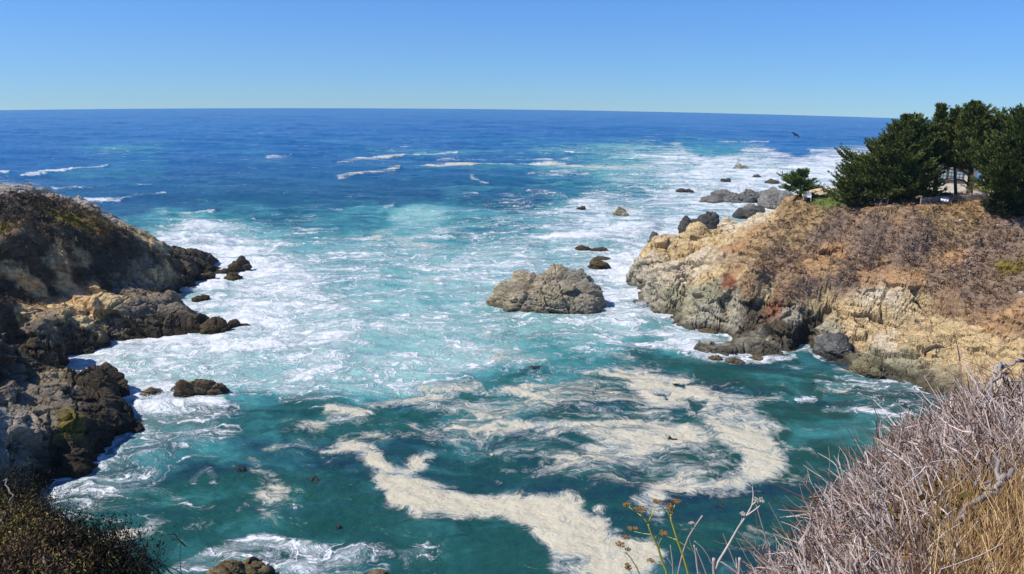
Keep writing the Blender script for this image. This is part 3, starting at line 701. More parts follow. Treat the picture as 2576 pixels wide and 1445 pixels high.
    v = flat.copy(); v[:, 2] += z
    nr_, na = len(r), len(az)
    idx = np.arange(nr_ * na).reshape(nr_, na)
    f = np.stack([idx[:-1, :-1], idx[:-1, 1:], idx[1:, 1:], idx[1:, :-1]], -1).reshape(-1, 4)[:, ::-1]
    deep = sstep(60, 420, rr)
    c = np.stack([fo, sc, aq, deep], 1)
    o = mesh_obj("sea", v, f, sea_mat(), cols=c, smooth=True, attr="water")
    return tag(o, kind="structure")

def sea_mat():
    m, nt, b, N, L = nodes("sea_water")
    at = N("Attribute", attribute_name="water")
    sep = N("SeparateColor"); L(at.outputs["Color"], sep.inputs[0])
    F, S, A, D = sep.outputs[0], sep.outputs[1], sep.outputs[2], at.outputs["Alpha"]
    geo = N("NewGeometry")
    def mapping(sc, rot=0.0):
        mp = N("Mapping"); mp.inputs["Scale"].default_value = sc; mp.inputs["Rotation"].default_value = (0, 0, rot)
        L(geo.outputs["Position"], mp.inputs["Vector"]); return mp.outputs[0]
    def noise(vec, scale, detail, rough, dist=0.0):
        n = N("TexNoise"); n.inputs["Scale"].default_value = scale; n.inputs["Detail"].default_value = detail
        n.inputs["Roughness"].default_value = rough; n.inputs["Distortion"].default_value = dist
        L(vec, n.inputs["Vector"]); return n.outputs[0]
    def math_(op, a, b_=None, c_=None, clamp=False):
        n = N("Math", operation=op); n.use_clamp = clamp
        for i, q in enumerate((a, b_, c_)):
            if q is None: continue
            if isinstance(q, (int, float)): n.inputs[i].default_value = q
            else: L(q, n.inputs[i])
        return n.outputs[0]
    def rng_(v, a, b_, c_=0.0, d_=1.0, smooth=True):
        n = N("MapRange"); n.interpolation_type = 'SMOOTHSTEP' if smooth else 'LINEAR'
        for k, q in (("From Min", a), ("From Max", b_), ("To Min", c_), ("To Max", d_)): n.inputs[k].default_value = q
        L(v, n.inputs["Value"]); return n.outputs[0]
    def mix(f, a, b_):
        n = N("Mix", data_type='RGBA')
        L(f, n.inputs[0])
        for i, q in ((6, a), (7, b_)):
            if isinstance(q, tuple): n.inputs[i].default_value = (*q, 1)
            else: L(q, n.inputs[i])
        return n.outputs[2]
    def color_noise(scale, detail, amt, base):
        n = N("TexNoise"); n.inputs["Scale"].default_value = scale; n.inputs["Detail"].default_value = detail
        L(geo.outputs["Position"], n.inputs["Vector"])
        c_ = N("VectorMath", operation='SUBTRACT'); c_.inputs[1].default_value = (.5, .5, .5); L(n.outputs["Color"], c_.inputs[0])
        m_ = N("VectorMath", operation='MULTIPLY_ADD'); m_.inputs[1].default_value = (amt, amt * .7, 0)
        L(c_.outputs[0], m_.inputs[0]); L(base, m_.inputs[2]); return m_.outputs[0]
    wp = color_noise(.45, 3, 3.4, color_noise(.10, 3, 13.0, geo.outputs["Position"]))       # eddies
    def stretched(sc, rot):
        mp = N("Mapping"); mp.inputs["Scale"].default_value = sc; mp.inputs["Rotation"].default_value = (0, 0, rot)
        L(wp, mp.inputs["Vector"]); return mp.outputs[0]
    ms = stretched((0.55, 1.0, 1.0), -0.2)
    big = noise(ms, 0.17, 6, .62, .5)
    lac = noise(ms, 0.33, 3, .55, .4)
    lac2 = noise(ms, 1.1, 4, .62, .6)
    fine = noise(ms, 3.2, 4, .65, .4)
    streak = noise(stretched((.20, 1.0, 1.0), -.18), .55, 5, .62, .6)
    def web(v, w):
        return math_('SUBTRACT', 1.0, math_('DIVIDE', math_('ABSOLUTE', math_('SUBTRACT', v, .5)), w, clamp=True))
    web1, web2 = web(lac, .03), web(lac2, .045)
    web3 = web(noise(ms, 2.4, 3, .6, .5), .06)
    # white water: coverage + broken noise + filaments
    t = math_('MULTIPLY_ADD', math_('SUBTRACT', big, .5), 2.2, math_('MULTIPLY_ADD', F, 1.3, -.60))
    wl = math_('MULTIPLY', rng_(F, .02, .40), .60)
    t = math_('ADD', t, math_('MULTIPLY', web1, wl))
    t = math_('ADD', t, math_('MULTIPLY', web2, math_('MULTIPLY', wl, .6)))
    t = math_('ADD', t, math_('MULTIPLY', web3, math_('MULTIPLY', wl, .45)))
    t = math_('MULTIPLY_ADD', math_('SUBTRACT', fine, .5), .8, t)
    t = math_('MULTIPLY_ADD', math_('SUBTRACT', streak, .5), 1.6, t)
    white = rng_(t, -.02, .88)
    # cream scum: smoother body, torn translucent edge
    u = math_('MULTIPLY_ADD', math_('SUBTRACT', big, .5), 2.7, math_('MULTIPLY_ADD', S, 1.32, -.62))
    u = math_('MULTIPLY_ADD', math_('SUBTRACT', streak, .5), 1.3, u)
    u = math_('MULTIPLY_ADD', math_('SUBTRACT', lac2, .5), 1.5, u)
    u = math_('MULTIPLY_ADD', math_('SUBTRACT', fine, .5), 1.2, u)
    u = math_('MULTIPLY_ADD', web1, math_('MULTIPLY', rng_(S, .1, .5), .2), u)
    scum = rng_(u, -.25, .55)
    # colour of the water body
    tint = noise(mapping((.5, 1, 1)), .05, 4, .55)
    teal = mix(rng_(tint, .35, .65), (.011, .062, .056), (.014, .088, .070))
    open_ = mix(rng_(tint, .35, .65), (.008, .095, .29), (.014, .13, .34))
    teal = mix(rng_(noise(mapping((.35, 1, 1), .3), .11, 4, .6, .8), .47, .66), teal, (.010, .042, .066))
    body = mix(D, teal, open_)
    ja = math_('MULTIPLY_ADD', math_('SUBTRACT', lac, .5), .8, A)
    ja = math_('MULTIPLY_ADD', math_('SUBTRACT', big, .5), .5, ja)
    body = mix(rng_(ja, .05, .62), body, (.065, .30, .305))
    body = mix(rng_(ja, .42, .98), body, (.35, .60, .555))
    body = mix(math_('MULTIPLY', rng_(F, .35, 1.0), .55), body, (.43, .64, .625))
    c = mix(white, body, (.76, .79, .81))
    cream = mix(rng_(u, .1, .75), (.46, .51, .515), (.57, .525, .38))
    cream = mix(rng_(big, .40, .62, .0, .6), cream, (.62, .575, .44))
    c = mix(scum, c, cream)
    L(c, b.inputs["Base Color"])
    fm = math_('MAXIMUM', white, scum)
    L(rng_(fm, 0, 1, .16, .85), b.inputs["Roughness"])
    b.inputs["IOR"].default_value = 1.33
    sp = math_('MULTIPLY_ADD', D, -.20, .32)
    L(math_('MULTIPLY', sp, rng_(fm, 0, 1, 1.0, .35)), b.inputs["Specular IOR Level"])
    rip = noise(mapping((.55, 1.0, 1.0), -.25), 1.6, 5, .6, .3)
    rip2 = noise(mapping((.4, 1.0, 1.0), -.25), .35, 4, .55, .3)
    hgt = math_('MULTIPLY_ADD', fm, .10, math_('MULTIPLY_ADD', rip2, 1.6, rip))
    hgt = math_('MULTIPLY_ADD', math_('MULTIPLY', fm, lac2), .8, hgt)
    hgt = math_('MULTIPLY_ADD', math_('MULTIPLY', fm, fine), .25, hgt)
    bp = N("Bump"); bp.inputs["Strength"].default_value = .8; bp.inputs["Distance"].default_value = .30
    L(hgt, bp.inputs["Height"]); L(bp.outputs[0], b.inputs["Normal"])
    return m

SEA = make_sea()
# ------------------------------------------------------------------ rocks in the water
def ico(sub):
    import bmesh
    bm = bmesh.new(); bmesh.ops.create_icosphere(bm, subdivisions=sub, radius=1)
    v = np.array([x.co[:] for x in bm.verts]); f = np.array([[q.index for q in t.verts] for t in bm.faces]); bm.free()
    return v, f
ICO5, ICO4, ICO6 = ico(5), ico(4), ico(6)

def sea_rock(name, label, px, py, wpx, hpx, depth=0.8, lumps=((0, 0, 1, 1),), cols=(DARK, GREY), seed=0.0, amp=.22, rot=0.0, crack=None, group="rocks standing in the surf", sub=ICO5, cat="rock", rough=1.0, wet_h=.9):
    """px,py: photo position of the middle of its waterline; wpx,hpx: its width and height there.  lumps: (dx,dy,size,height)"""
    base = W(px, py, 0.0)
    d = np.linalg.norm(base - EYE)
    w_, h_ = wpx / FP * d / 2, hpx / FP * d
    az = math.atan2(base[0], base[1])
    V = sub[0].copy()
    rad = np.zeros(len(V)); out = None
    c, s = math.cos(rot - az), math.sin(rot - az)
    # each direction takes the farthest lump surface
    best = np.zeros(len(V))
    for dx, dy, sz, ht in lumps:
        cen = np.array((dx * w_, dy * w_ * depth, 0.0)); ax = np.array((w_ * sz, w_ * depth * sz, h_ * ht))
        dirs = V / np.linalg.norm(V, axis=1)[:, None]
        a = ((dirs / ax) ** 2).sum(1); b = -2 * (dirs * cen / ax ** 2).sum(1); cc = ((cen / ax) ** 2).sum() - 1
        disc = b * b - 4 * a * cc
        r_ = np.where(disc > 0, (-b + np.sqrt(np.maximum(disc, 0))) / (2 * a), 0)
        best = np.maximum(best, np.maximum(r_, 0))
    dirs = V / np.linalg.norm(V, axis=1)[:, None]
    best = np.maximum(best, min(w_ * depth, h_) * .35)
    P = dirs * best[:, None]
    sc = max(0.6, min(w_, h_ * 1.6))
    fq = max(1.0, 3.4 / sc) if w_ < 6 else 1.75
    n = rocky(P * fq + seed, dirs, 1.0, seed=seed * 3.1, rough=rough) - .1
    P = P + dirs * (n * min(.55 if w_ < 6 else .42, amp * sc * .8))[:, None]
    if crack is not None:
        for cx_, sl, dp in crack:
            e_ = P[:, 0] / w_ - cx_ + sl * (P[:, 2] / h_ - .5) + .05 * fbm(P * .5 + 2, 3)
            P -= dirs * (np.exp(-(e_ / .022) ** 2) * dp * (P[:, 1] < w_ * depth * .5))[:, None]
    P[:, 2] *= np.where(P[:, 2] < 0, .5, 1)
    P[:, 0], P[:, 1] = P[:, 0] * c - P[:, 1] * s, P[:, 0] * s + P[:, 1] * c
    t = np.clip(fbm(P / sc * 1.2 + seed, 4) * 1.6 + .5, 0, 1)[:, None]
    col = np.array(cols[0]) * (1 - t) + np.array(cols[1]) * t
    if len(cols) > 2:
        t3 = sstep(.1, .35, fbm(P / sc * .9 + seed + 9, 4))[:, None]
        col = col * (1 - t3) + np.array(cols[2]) * t3
    wl = P[:, 2] + fbm(P * .8 + seed, 3) * .5
    wet = (1 - sstep(0.0, wet_h * min(1, h_ / 1.5), wl))[:, None]
    col = col * (1 - wet * .7) + np.array((.045, .036, .016)) * wet * .6
    v = P + base
    o = mesh_obj(name, v, sub[1], MAT_ROCK, cols=col)
    return tag(o, label, cat, group)

OLIVE, UMBER = (.16, .13, .055), (.10, .07, .04)
sea_rock("sea_rock", "large tan and grey rock islet in mid bay, split by a dark crack", 1374, 770, 286, 98, .62,
         ((-.64, .0, .40, .62), (-.36, .2, .42, .84), (-.1, .1, .45, .86), (.18, .35, .5, 1.0), (.5, .3, .5, .92), (.66, .0, .36, .70), (.15, -.3, .6, .74), (.52, -.45, .42, .52), (-.34, -.4, .4, .50)),
         ((.33, .295, .225), (.47, .39, .26), (.38, .32, .2)), 3.0, .20, sub=ICO6, wet_h=1.3, group=None, crack=((-.34, -.35, 1.0), (.30, .3, .45)))
sea_rock("sea_rock", "low kelp-covered rock just behind the large islet's right end", 1505, 672, 52, 22, .9, ((0, 0, 1, .8), (-.3, .2, .6, 1)), (OLIVE, UMBER), 5.0)
sea_rock("sea_rock", "thin dark reef sliver awash behind the islet, nearest its top right", 1515, 652, 44, 7, .6, ((0, 0, 1, 1),), (DARK, UMBER), 6.0, sub=ICO4)
sea_rock("sea_rock", "long flat dark reef with one hump, awash between the islet and the breaking wave", 1486, 633, 100, 17, .4, ((-.35, 0, .5, 1), (.1, 0, .6, .6), (.6, .1, .4, .7)), (DARK, UMBER), 7.0)
sea_rock("sea_rock", "rounded double-humped olive rock standing in the surf beyond the islet", 1562, 546, 42, 22, .8, ((-.2, .2, .8, 1), (.4, -.3, .5, .5)), (OLIVE, GREY), 8.0)
sea_rock("sea_rock", "small brown rock tip in the white patch left of the double-humped rock", 1462, 527, 26, 9, .5, ((-.3, 0, .6, .6), (.3, 0, .6, 1)), (UMBER, DARK), 9.0, sub=ICO4)
sea_rock("sea_rock", "farthest dome-shaped rock in the white breakers, water running off its side", 1865, 428, 42, 15, .6, ((-.2, 0, .8, .9), (.3, 0, .7, 1)), ((.14, .13, .14), GREY), 10.0)
sea_rock("sea_rock", "tiny rock right of the far dome-shaped rock", 1904, 447, 20, 8, .6, ((0, 0, 1, 1),), ((.14, .13, .14), DARK), 11.0, sub=ICO4)
sea_rock("sea_rock", "low twin-tipped rock in the far breakers, left of the tiny rock", 1825, 456, 28, 7, .6, ((-.4, 0, .6, .8), (.4, .1, .5, 1)), ((.13, .12, .12), DARK), 12.0, sub=ICO4)
sea_rock("sea_rock", "flat grey rock in the foam closest behind the lone small cypress", 1941, 461, 30, 9, .6, ((0, 0, 1, 1), (.3, 0, .6, .8)), ((.15, .14, .13), DARK), 13.0, sub=ICO4)
sea_rock("sea_rock", "low black reef awash at the left end of the grey rock ledges", 1722, 482, 44, 8, .5, ((-.3, 0, .6, 1), (.4, 0, .6, .7)), (DARK, (.12, .11, .10)), 14.0, sub=ICO4)
sea_rock("sea_rock", "jagged grey ledge with a hollow left side, leftmost of the three big ledges", 1830, 512, 128, 30, .55, ((-.7, 0, .34, .55), (-.25, .2, .5, 1), (.2, 0, .5, .9), (.6, .1, .4, 1), (-.5, -.4, .3, .5)), ((.16, .155, .14), (.26, .25, .22)), 15.0)
sea_rock("sea_rock", "rounded grey ledge in the middle of the three big ledges, channels of foam either side", 1898, 511, 92, 32, .6, ((-.3, 0, .7, 1), (.3, .1, .7, .9)), ((.17, .165, .15), (.28, .27, .24)), 16.0)
sea_rock("sea_rock", "tall grey ledge beside the small cypress, rightmost of the three big ledges", 1952, 524, 88, 46, .8, ((-.2, .2, .8, 1), (.3, 0, .8, .9)), ((.20, .19, .17), (.31, .29, .26)), 17.0)
sea_rock("sea_rock", "dark humped boulder ridge between the foam channel and the tan rock platform", 1886, 546, 84, 34, .5, ((-.5, 0, .5, .6), (.1, 0, .6, .9), (.5, 0, .5, 1)), ((.11, .105, .09), (.2, .19, .16)), 18.0)
sea_rock("sea_rock", "black pinnacle at the tip of the tan headland platform", 1722, 588, 36, 44, .8, ((0, 0, .9, 1), (.4, .1, .7, .5)), ((.07, .068, .06), (.14, .13, .11)), 19.0)
sea_rock("sea_rock", "black slanting slab leaning behind the pinnacle on the platform", 1768, 580, 78, 44, .6, ((-.4, 0, .6, .6), (.1, 0, .7, .9), (.5, .2, .5, 1)), ((.075, .072, .065), (.15, .14, .12)), 20.0)
sea_rock("sea_rock", "pair of small charcoal crags on the headland's outer shoulder", 1660, 616, 56, 30, .6, ((-.5, 0, .5, 1), (.4, .1, .6, .85)), ((.09, .087, .08), (.19, .18, .17)), 21.0)
sea_rock("sea_rock", "grey and black boulder at the foot of the tan cliff, lapped by calm green water", 2094, 896, 84, 60, .75, ((-.35, .1, .6, .9), (.3, 0, .65, 1), (.1, -.3, .6, .6)), ((.07, .068, .062), (.22, .22, .2)), 22.0)
sea_rock("sea_rock", "olive boulder beneath the tan cliff, right of the grey and black boulder", 2180, 938, 76, 34, .7, ((0, 0, 1, 1), (-.5, 0, .5, .6)), ((.2, .17, .09), (.3, .26, .15)), 23.0)
for (x, y, w_, h_, sd, lb) in [(1800, 905, 34, 10, 24., "low brown cobble in foam, leftmost below the rock shelf"), (1850, 912, 46, 11, 25., "long brown cobble in foam, middle one below the rock shelf"), (1905, 905, 40, 10, 26., "brown cobble in foam, rightmost below the rock shelf"), (1780, 836, 50, 7, 27., "flat dark stone awash under the pale cliff nose")]:
    sea_rock("shore_stone", lb, x, y, w_, h_, .7, ((0, 0, 1, 1), (.4, 0, .6, .7)), (UMBER, (.22, .17, .1)), sd, sub=ICO4, cat="stone", group="stones awash below the cliff")
sea_rock("sea_rock", "spiky kelp-hung rock off the tip of the left headland", 588, 684, 76, 24, .6, ((-.5, 0, .5, .45), (.1, 0, .55, .8), (.45, .3, .35, 1.3), (.6, 0, .4, .6)), (UMBER, DARK), 30.0, .32)
sea_rock("sea_rock", "oval olive rock alone in white water below the spiky kelp-hung rock", 585, 701, 42, 13, .7, ((0, 0, 1, 1),), (OLIVE, UMBER), 31.0, sub=ICO4)
sea_rock("sea_rock", "ragged dark rock in the gap of the left headland", 522, 702, 46, 17, .6, ((-.4, 0, .6, .7), (.4, 0, .6, 1)), (DARK, UMBER), 32.0, sub=ICO4)
sea_rock("sea_rock", "thin wet slab sliding into foam in the left headland's cove", 506, 754, 40, 12, .5, ((0, 0, 1, 1),), (DARK, UMBER), 33.0, sub=ICO4)
sea_rock("sea_rock", "dark brown beehive-shaped rock at the end of the left rock bench", 546, 834, 62, 33, .75, ((0, 0, .9, 1), (-.5, .1, .6, .75)), (UMBER, (.15, .11, .06)), 34.0)
sea_rock("sea_rock", "outermost small brown rock trailing off the left rock bench", 600, 822, 50, 20, .6, ((-.35, 0, .65, 1), (.5, 0, .5, .4)), (UMBER, (.14, .1, .055)), 35.0)
sea_rock("sea_rock", "tawny brown rock with a cleft, alone in the surf near the left shore", 510, 996, 116, 40, .5, ((-.55, .2, .45, 1), (.0, .1, .6, .95), (.5, -.2, .5, .6)), (UMBER, (.3, .22, .12)), 36.0)
sea_rock("sea_rock", "tiny dark stone just left of the tawny cleft rock", 443, 982, 22, 10, .7, ((0, 0, 1, 1),), (UMBER, DARK), 37.0, sub=ICO4)
sea_rock("sea_rock", "low stone half drowned in foam beside the dark shore rocks", 382, 992, 52, 14, .6, ((0, 0, 1, 1), (.5, 0, .5, .9)), (UMBER, (.25, .19, .11)), 38.0, sub=ICO4)
sea_rock("sea_rock", "brown weedy rock breaking the surface at the bottom edge, foam laced around it", 600, 1452, 150, 40, .6, ((-.3, 0, .7, 1), (.4, .1, .6, .8)), ((.14, .1, .04), (.27, .2, .1)), 39.0)
sea_rock("sea_rock", "little tan rock tip at the bottom edge, right of the weedy rock", 950, 1456, 60, 22, .6, ((0, 0, 1, 1),), ((.2, .15, .07), (.3, .24, .14)), 40.0, sub=ICO4)
_t = W(2075, 500, 0)
sea_rock("sea_rock", "broad tan cliff knob seen beyond the lawn, between the two cypresses", 2085, 512, 170, 38, .5, ((-.3, 0, .7, .9), (.3, 0, .7, 1)), (TAN, PALE), 41.0, group=None)

# ------------------------------------------------------------------ scrub on the slopes
def scatter(name, V, N_, veg, GC, count, palette, label, seed, size=(.28, .6), cam_bias=True):
    r = np.random.default_rng(seed)
    p = np.clip(veg - .08, 0, 1) ** 1.2 * np.clip(1.4 - N_[:, 2] * .4, .6, 1.4)
    idx = r.choice(len(V), size=count, p=p / p.sum())
    B = V[idx] + r.normal(0, .08, (count, 3))
    S = r.uniform(size[0], size[1], count) * (.7 + 1.1 * r.random(count) ** 6)
    hue = np.clip(fbm(B * .16 + seed, 4, .6) * 1.8 + .5 + r.normal(0, .16, count), 0, .999)
    pal = np.array(palette); k = (hue * len(pal)).astype(int)
    C = pal[k] * .45 + GC[idx] * .50
    C = C * r.uniform(.7, 1.25, (count, 1))
    nb = 26
    # every bush: a dome of short twig blades
    u = r.normal(size=(count, nb, 3)); u[..., 2] = np.abs(u[..., 2]) * .75
    u /= np.linalg.norm(u, axis=2)[..., None]
    rad = S[:, None] * r.uniform(.35, 1.0, (count, nb))
    c0 = B[:, None] + u * (rad * np.array(1.0))[..., None] * np.array((1, 1, .75))
    dirn = u * .7 + r.normal(0, .45, u.shape) + np.array((0, 0, .35)); dirn /= np.linalg.norm(dirn, axis=2)[..., None]
    side = np.cross(dirn, r.normal(size=u.shape)); side /= np.linalg.norm(side, axis=2)[..., None]
    ln = (S[:, None] * r.uniform(.35, .75, (count, nb)))[..., None]; wd = (S[:, None] * r.uniform(.12, .26, (count, nb)))[..., None]
    v = np.stack([c0 - side * wd, c0 + side * wd, c0 + dirn * ln], 2).reshape(-1, 3)
    col = np.broadcast_to(C[:, None, None] * r.uniform(.75, 1.25, (count, nb, 1, 1)), (count, nb, 3, 3)).reshape(-1, 3)
    f = np.arange(len(v)).reshape(-1, 3)
    o = mesh_obj(name, v, f, MAT_SCRUB, cols=col)
    return tag(o, label, "scrub", kind="stuff")

scatter("hillside_scrub", *land_r[1:], 15000, [(.33, .24, .205), (.28, .195, .165), (.20, .125, .08), (.32, .20, .11), (.40, .26, .12), (.16, .115, .055), (.30, .155, .075)], "dry grey-brown and golden scrub covering the right headland's slope", 21, (.2, .42))
scatter("hillside_scrub", *land_l[1:], 10000, [(.14, .115, .09), (.09, .08, .045), (.15, .125, .065), (.20, .155, .12), (.11, .11, .04), (.25, .18, .12), (.06, .06, .035)], "dark low brush covering the left headland", 22, (.2, .42))

# ------------------------------------------------------------------ spray thrown up where the swell hits rock
MAT_SPRAY = plain("spray", (.80, .82, .83), .9, .1, 2., attr=False, spec=.1)
def spray(bursts):
    r = np.random.default_rng(77); vs = []
    for x, y, w_, h_, n in bursts:
        b = W(x, y, 0); d = np.linalg.norm(b - EYE); ww, hh = w_ / FP * d / 2, h_ / FP * d
        u = r.normal(0, .5, (n, 2)); plume = .35 + .65 * np.clip(fbm(np.stack([u[:, 0] * 3, u[:, 1] * 3, np.full(n, x)], 1), 3) + .5, 0, 1)
        z = hh * plume * np.abs(r.beta(1.1, 2.2, n)) * np.exp(-(u[:, 0] ** 2))
        c = b + np.stack([u[:, 0] * ww, u[:, 1] * ww * .6, z + .1], 1)
        e1 = r.normal(size=(n, 3)); e2 = r.normal(size=(n, 3)); s_ = (r.uniform(.02, .085, n) * (d / 110))[:, None]
        vs.append(np.stack([c, c + e1 * s_, c + e2 * s_], 1).reshape(-1, 3))
    v = np.concatenate(vs)
    tag(mesh_obj("sea_spray", v, np.arange(len(v)).reshape(-1, 3), MAT_SPRAY), "white spray bursting where waves strike the rocks", "spray", kind="stuff")
spray([(1880, 482, 90, 26, 2600), (1800, 476, 70, 12, 1200), (1715, 404, 60, 9, 900), (500, 612, 80, 26, 2400), (470, 735, 50, 16, 1200), (420, 1006, 130, 22, 2600), (1612, 772, 40, 22, 1500), (1545, 540, 60, 18, 1400), (1480, 600, 150, 10, 1800), (1770, 900, 60, 14, 1200), (250, 866, 90, 12, 1200), (620, 832, 50, 10, 800)])
# ------------------------------------------------------------------ cypresses
def gpt(px, py, dist):
    return at_dist(px, py, dist)

def cypress(name, label, base, top, prof, seed, nbr=420, tuft=.42, lean_up=.25, skew=(0, 0), trunk_r=.3, cols=((.045, .068, .016), (.17, .19, .042)), group=None, bare=0.0, cat="tree", low=0.0, depth=.85, extra=()):
    """prof: [(t, left radius, right radius)] for t from base (0) to top (1), in metres, as seen from the bay"""
    r = np.random.default_rng(seed)
    base, top = np.array(base, float), np.array(top, float)
    root = empty(name, base, label, cat, group)
    Ht = np.linalg.norm(top - base)
    az = math.atan2(base[0], base[1])
    right = np.array((math.cos(az), -math.sin(az), 0)); away = np.array((math.sin(az), math.cos(az), 0))
    g = Geo()
    tt = np.linspace(-.04, .93, 9)
    wob = r.normal(0, .12, (9, 3)) * np.linspace(0, 1, 9)[:, None] * .8; wob[:, 2] = 0
    tp = base + (top - base) * tt[:, None] + wob
    g.tube(tp, np.linspace(trunk_r, trunk_r * .12, 9), 8)
    P = np.array(prof)
    tv, tf, tc = [], [], []
    ph = r.uniform(0, 6.28, 6)
    Z_ = np.array((0, 0, 1.0))
    for b in range(nbr):
        t = max(P[0, 0], low) + (1 - max(P[0, 0], low)) * r.random() ** .85
        a = r.uniform(0, 2 * math.pi)
        ca, sa = math.cos(a), math.sin(a)
        L = np.interp(t, P[:, 0], P[:, 1] if ca < 0 else P[:, 2]) * math.hypot(ca, sa * depth)
        lobe = 1 + .20 * math.sin(3 * a + 9 * t + ph[0]) + .16 * math.sin(5 * a - 17 * t + ph[1]) + .12 * math.sin(31 * t + 2 * a + ph[2])
        L = max(.35, L * lobe * (.50 + .72 * r.random() ** 2.2) * (.98 if t < .8 else 1.1))
        up = lean_up * (.15 + 1.35 * t) + r.normal(0, .10) + .75 * t ** 3
        d0 = right * ca + away * sa * depth + Z_ * up
        d0 = d0 / np.linalg.norm(d0)
        st = base + (top - base) * t - Z_ * (L * up * .6)
        s_ = np.linspace(0, 1, 6)
        rise = L * r.uniform(-.04, .12 + .12 * t)
        def along(u): return st + d0 * (L * u) + Z_ * (rise * u * u)
        pts = np.array([along(u) for u in s_])
        if b % 2 == 0 or L > 2.2:
            g.tube(pts, np.linspace(max(.02, trunk_r * .17 * (1 - t * .6)), .012, 6), 4)
        jt = r.normal(0, .2)
        hor = np.cross(d0, Z_); hor /= np.linalg.norm(hor) + 1e-9
        ns = int(3 + L * 2.4)
        for q_ in range(ns + 1):
            if q_ == ns: u0, dd, l2 = .55, d0 + Z_ * .18, L * .45 + .15
            else:
                u0 = r.uniform(.22 + bare, .97); sg = r.choice((-1, 1)) * r.uniform(.35, 1.0)
                dd = d0 + hor * sg + Z_ * r.uniform(.0, .45); l2 = L * r.uniform(.14, .36) * (1.15 - .5 * u0) + .22
            dd = dd / np.linalg.norm(dd)
            k = max(2, int(l2 / (tuft * .42)))
            uu = (np.arange(k) + r.random(k)) / k
            c = along(u0) + dd * (l2 * uu)[:, None] + Z_ * (l2 * .25 * uu ** 2)[:, None] + r.normal(0, tuft * .10, (k, 3))
            tv.append(c); tf.append(np.broadcast_to(dd + Z_ * .2, (k, 3))); tc.append(np.full(k, jt + r.normal(0, .08)))
    C = np.concatenate(tv); D = np.concatenate(tf); J = np.concatenate(tc); n = len(C)
    nb = 6
    dirs = D[:, None] + r.normal(0, .42, (n, nb, 3)) + np.array((0, 0, .22)); dirs /= np.linalg.norm(dirs, axis=2)[..., None]
    sd = np.cross(dirs, r.normal(size=(n, nb, 3))); sd /= np.linalg.norm(sd, axis=2)[..., None]
    ln = (tuft * r.uniform(.5, 1.25, (n, nb)))[..., None]; wd = ln * r.uniform(.12, .2, (n, nb, 1))
    o_ = C[:, None] + r.normal(0, tuft * .12, (n, nb, 3))
    v = np.stack([o_, o_ + dirs * ln * .45 + sd * wd, o_ + dirs * ln, o_ + dirs * ln * .45 - sd * wd], 2).reshape(-1, 3)
    mixv = np.clip(.5 + J[:, None] + r.normal(0, .25, (n, nb)), 0, 1)[..., None, None]
    col = np.array(cols[0]) * (1 - mixv) + np.array(cols[1]) * mixv
    col = np.broadcast_to(col, (n, nb, 4, 3)).reshape(-1, 3)
    for e in extra: g.tube(e[0], e[1], 6)
    g.obj("trunk", MAT_BARK, root, smooth=True)
    mesh_obj("crown", v, np.arange(len(v)).reshape(-1, 4), MAT_NEEDLE, root, col)
    return root

def px_m(n, d): return n / FP * d * 1.0

D0 = 118.0
def tree_at(bx, by, tx, ty, dist):
    b = at_dist(bx, by, dist)
    h_ = LR.h(b[0], b[1]) - drop(b[0], b[1])
    t = at_dist(tx, ty, dist)
    b2 = b.copy(); b2[2] = min(h_ + .1, b[2] + 1.0)
    return b2, t
K = D0 / FP / math.cos(math.radians(26)) * .98       # metres per photo pixel out there
def pr(rows, k=K): return [(t, l * k, r_ * k) for t, l, r_ in rows]

b, t = tree_at(2012, 512, 2015, 432, 119)
cypress("cypress_tree", "small lone cypress leaning over the lawn's left end, white chair beneath", b, t, pr([(.05, 48, 30), (.2, 52, 26), (.35, 46, 48), (.5, 40, 38), (.65, 36, 14), (.8, 22, 18), (.92, 12, 18), (1, 5, 8)]), 50, 110, .30, .12, trunk_r=.26, cols=((.05, .10, .026), (.16, .24, .05)), low=.08)
b, t = tree_at(2240, 520, 2285, 296, 117)
cypress("cypress_tree", "broadest cypress, a dense dark green dome sloping down to the sea side", b, t, pr([(.05, 92, 58), (.15, 108, 66), (.3, 106, 78), (.45, 80, 84), (.6, 56, 76), (.75, 42, 60), (.88, 30, 42), (.96, 18, 26), (1, 8, 12)]), 51, 800, .36, .38, trunk_r=.42, low=.06, cols=((.045, .068, .016), (.17, .19, .042)))
b, t = tree_at(2150, 518, 2148, 462, 120)
cypress("cypress_tree", "low pale green cypress tucked under the left edge of the broadest one", b, t, pr([(.1, 50, 40), (.4, 48, 40), (.7, 36, 40), (1, 10, 20)]), 52, 130, .30, .2, trunk_r=.2, cols=((.05, .10, .03), (.14, .21, .05)), low=.1)
b, t = tree_at(2350, 512, 2366, 268, 121)
cypress("cypress_tree", "slim spired cypress rising just right of the broadest dome", b, t, pr([(.28, 40, 40), (.45, 58, 55), (.6, 52, 52), (.72, 34, 34), (.84, 17, 17), (.93, 13, 13), (1, 5, 5)]), 53, 330, .36, .32, trunk_r=.34, low=.36)
b, t = tree_at(2402, 512, 2400, 280, 124)
cypress("cypress_tree", "thin-tipped cypress between the slim spire and the tall forked crown", b, t, pr([(.4, 35, 40), (.55, 52, 50), (.7, 34, 34), (.82, 15, 18), (.93, 12, 14), (1, 4, 4)]), 54, 260, .34, .3, trunk_r=.25, low=.4)
b, t = tree_at(2436, 512, 2452, 263, 119)
_g1 = [at_dist(2440, 470, 119), at_dist(2425, 455, 118.5), at_dist(2395, 448, 118), at_dist(2370, 452, 117.5)]
_g2 = [at_dist(2440, 475, 119), at_dist(2465, 466, 118.5), at_dist(2490, 470, 118), at_dist(2505, 478, 117.5)]
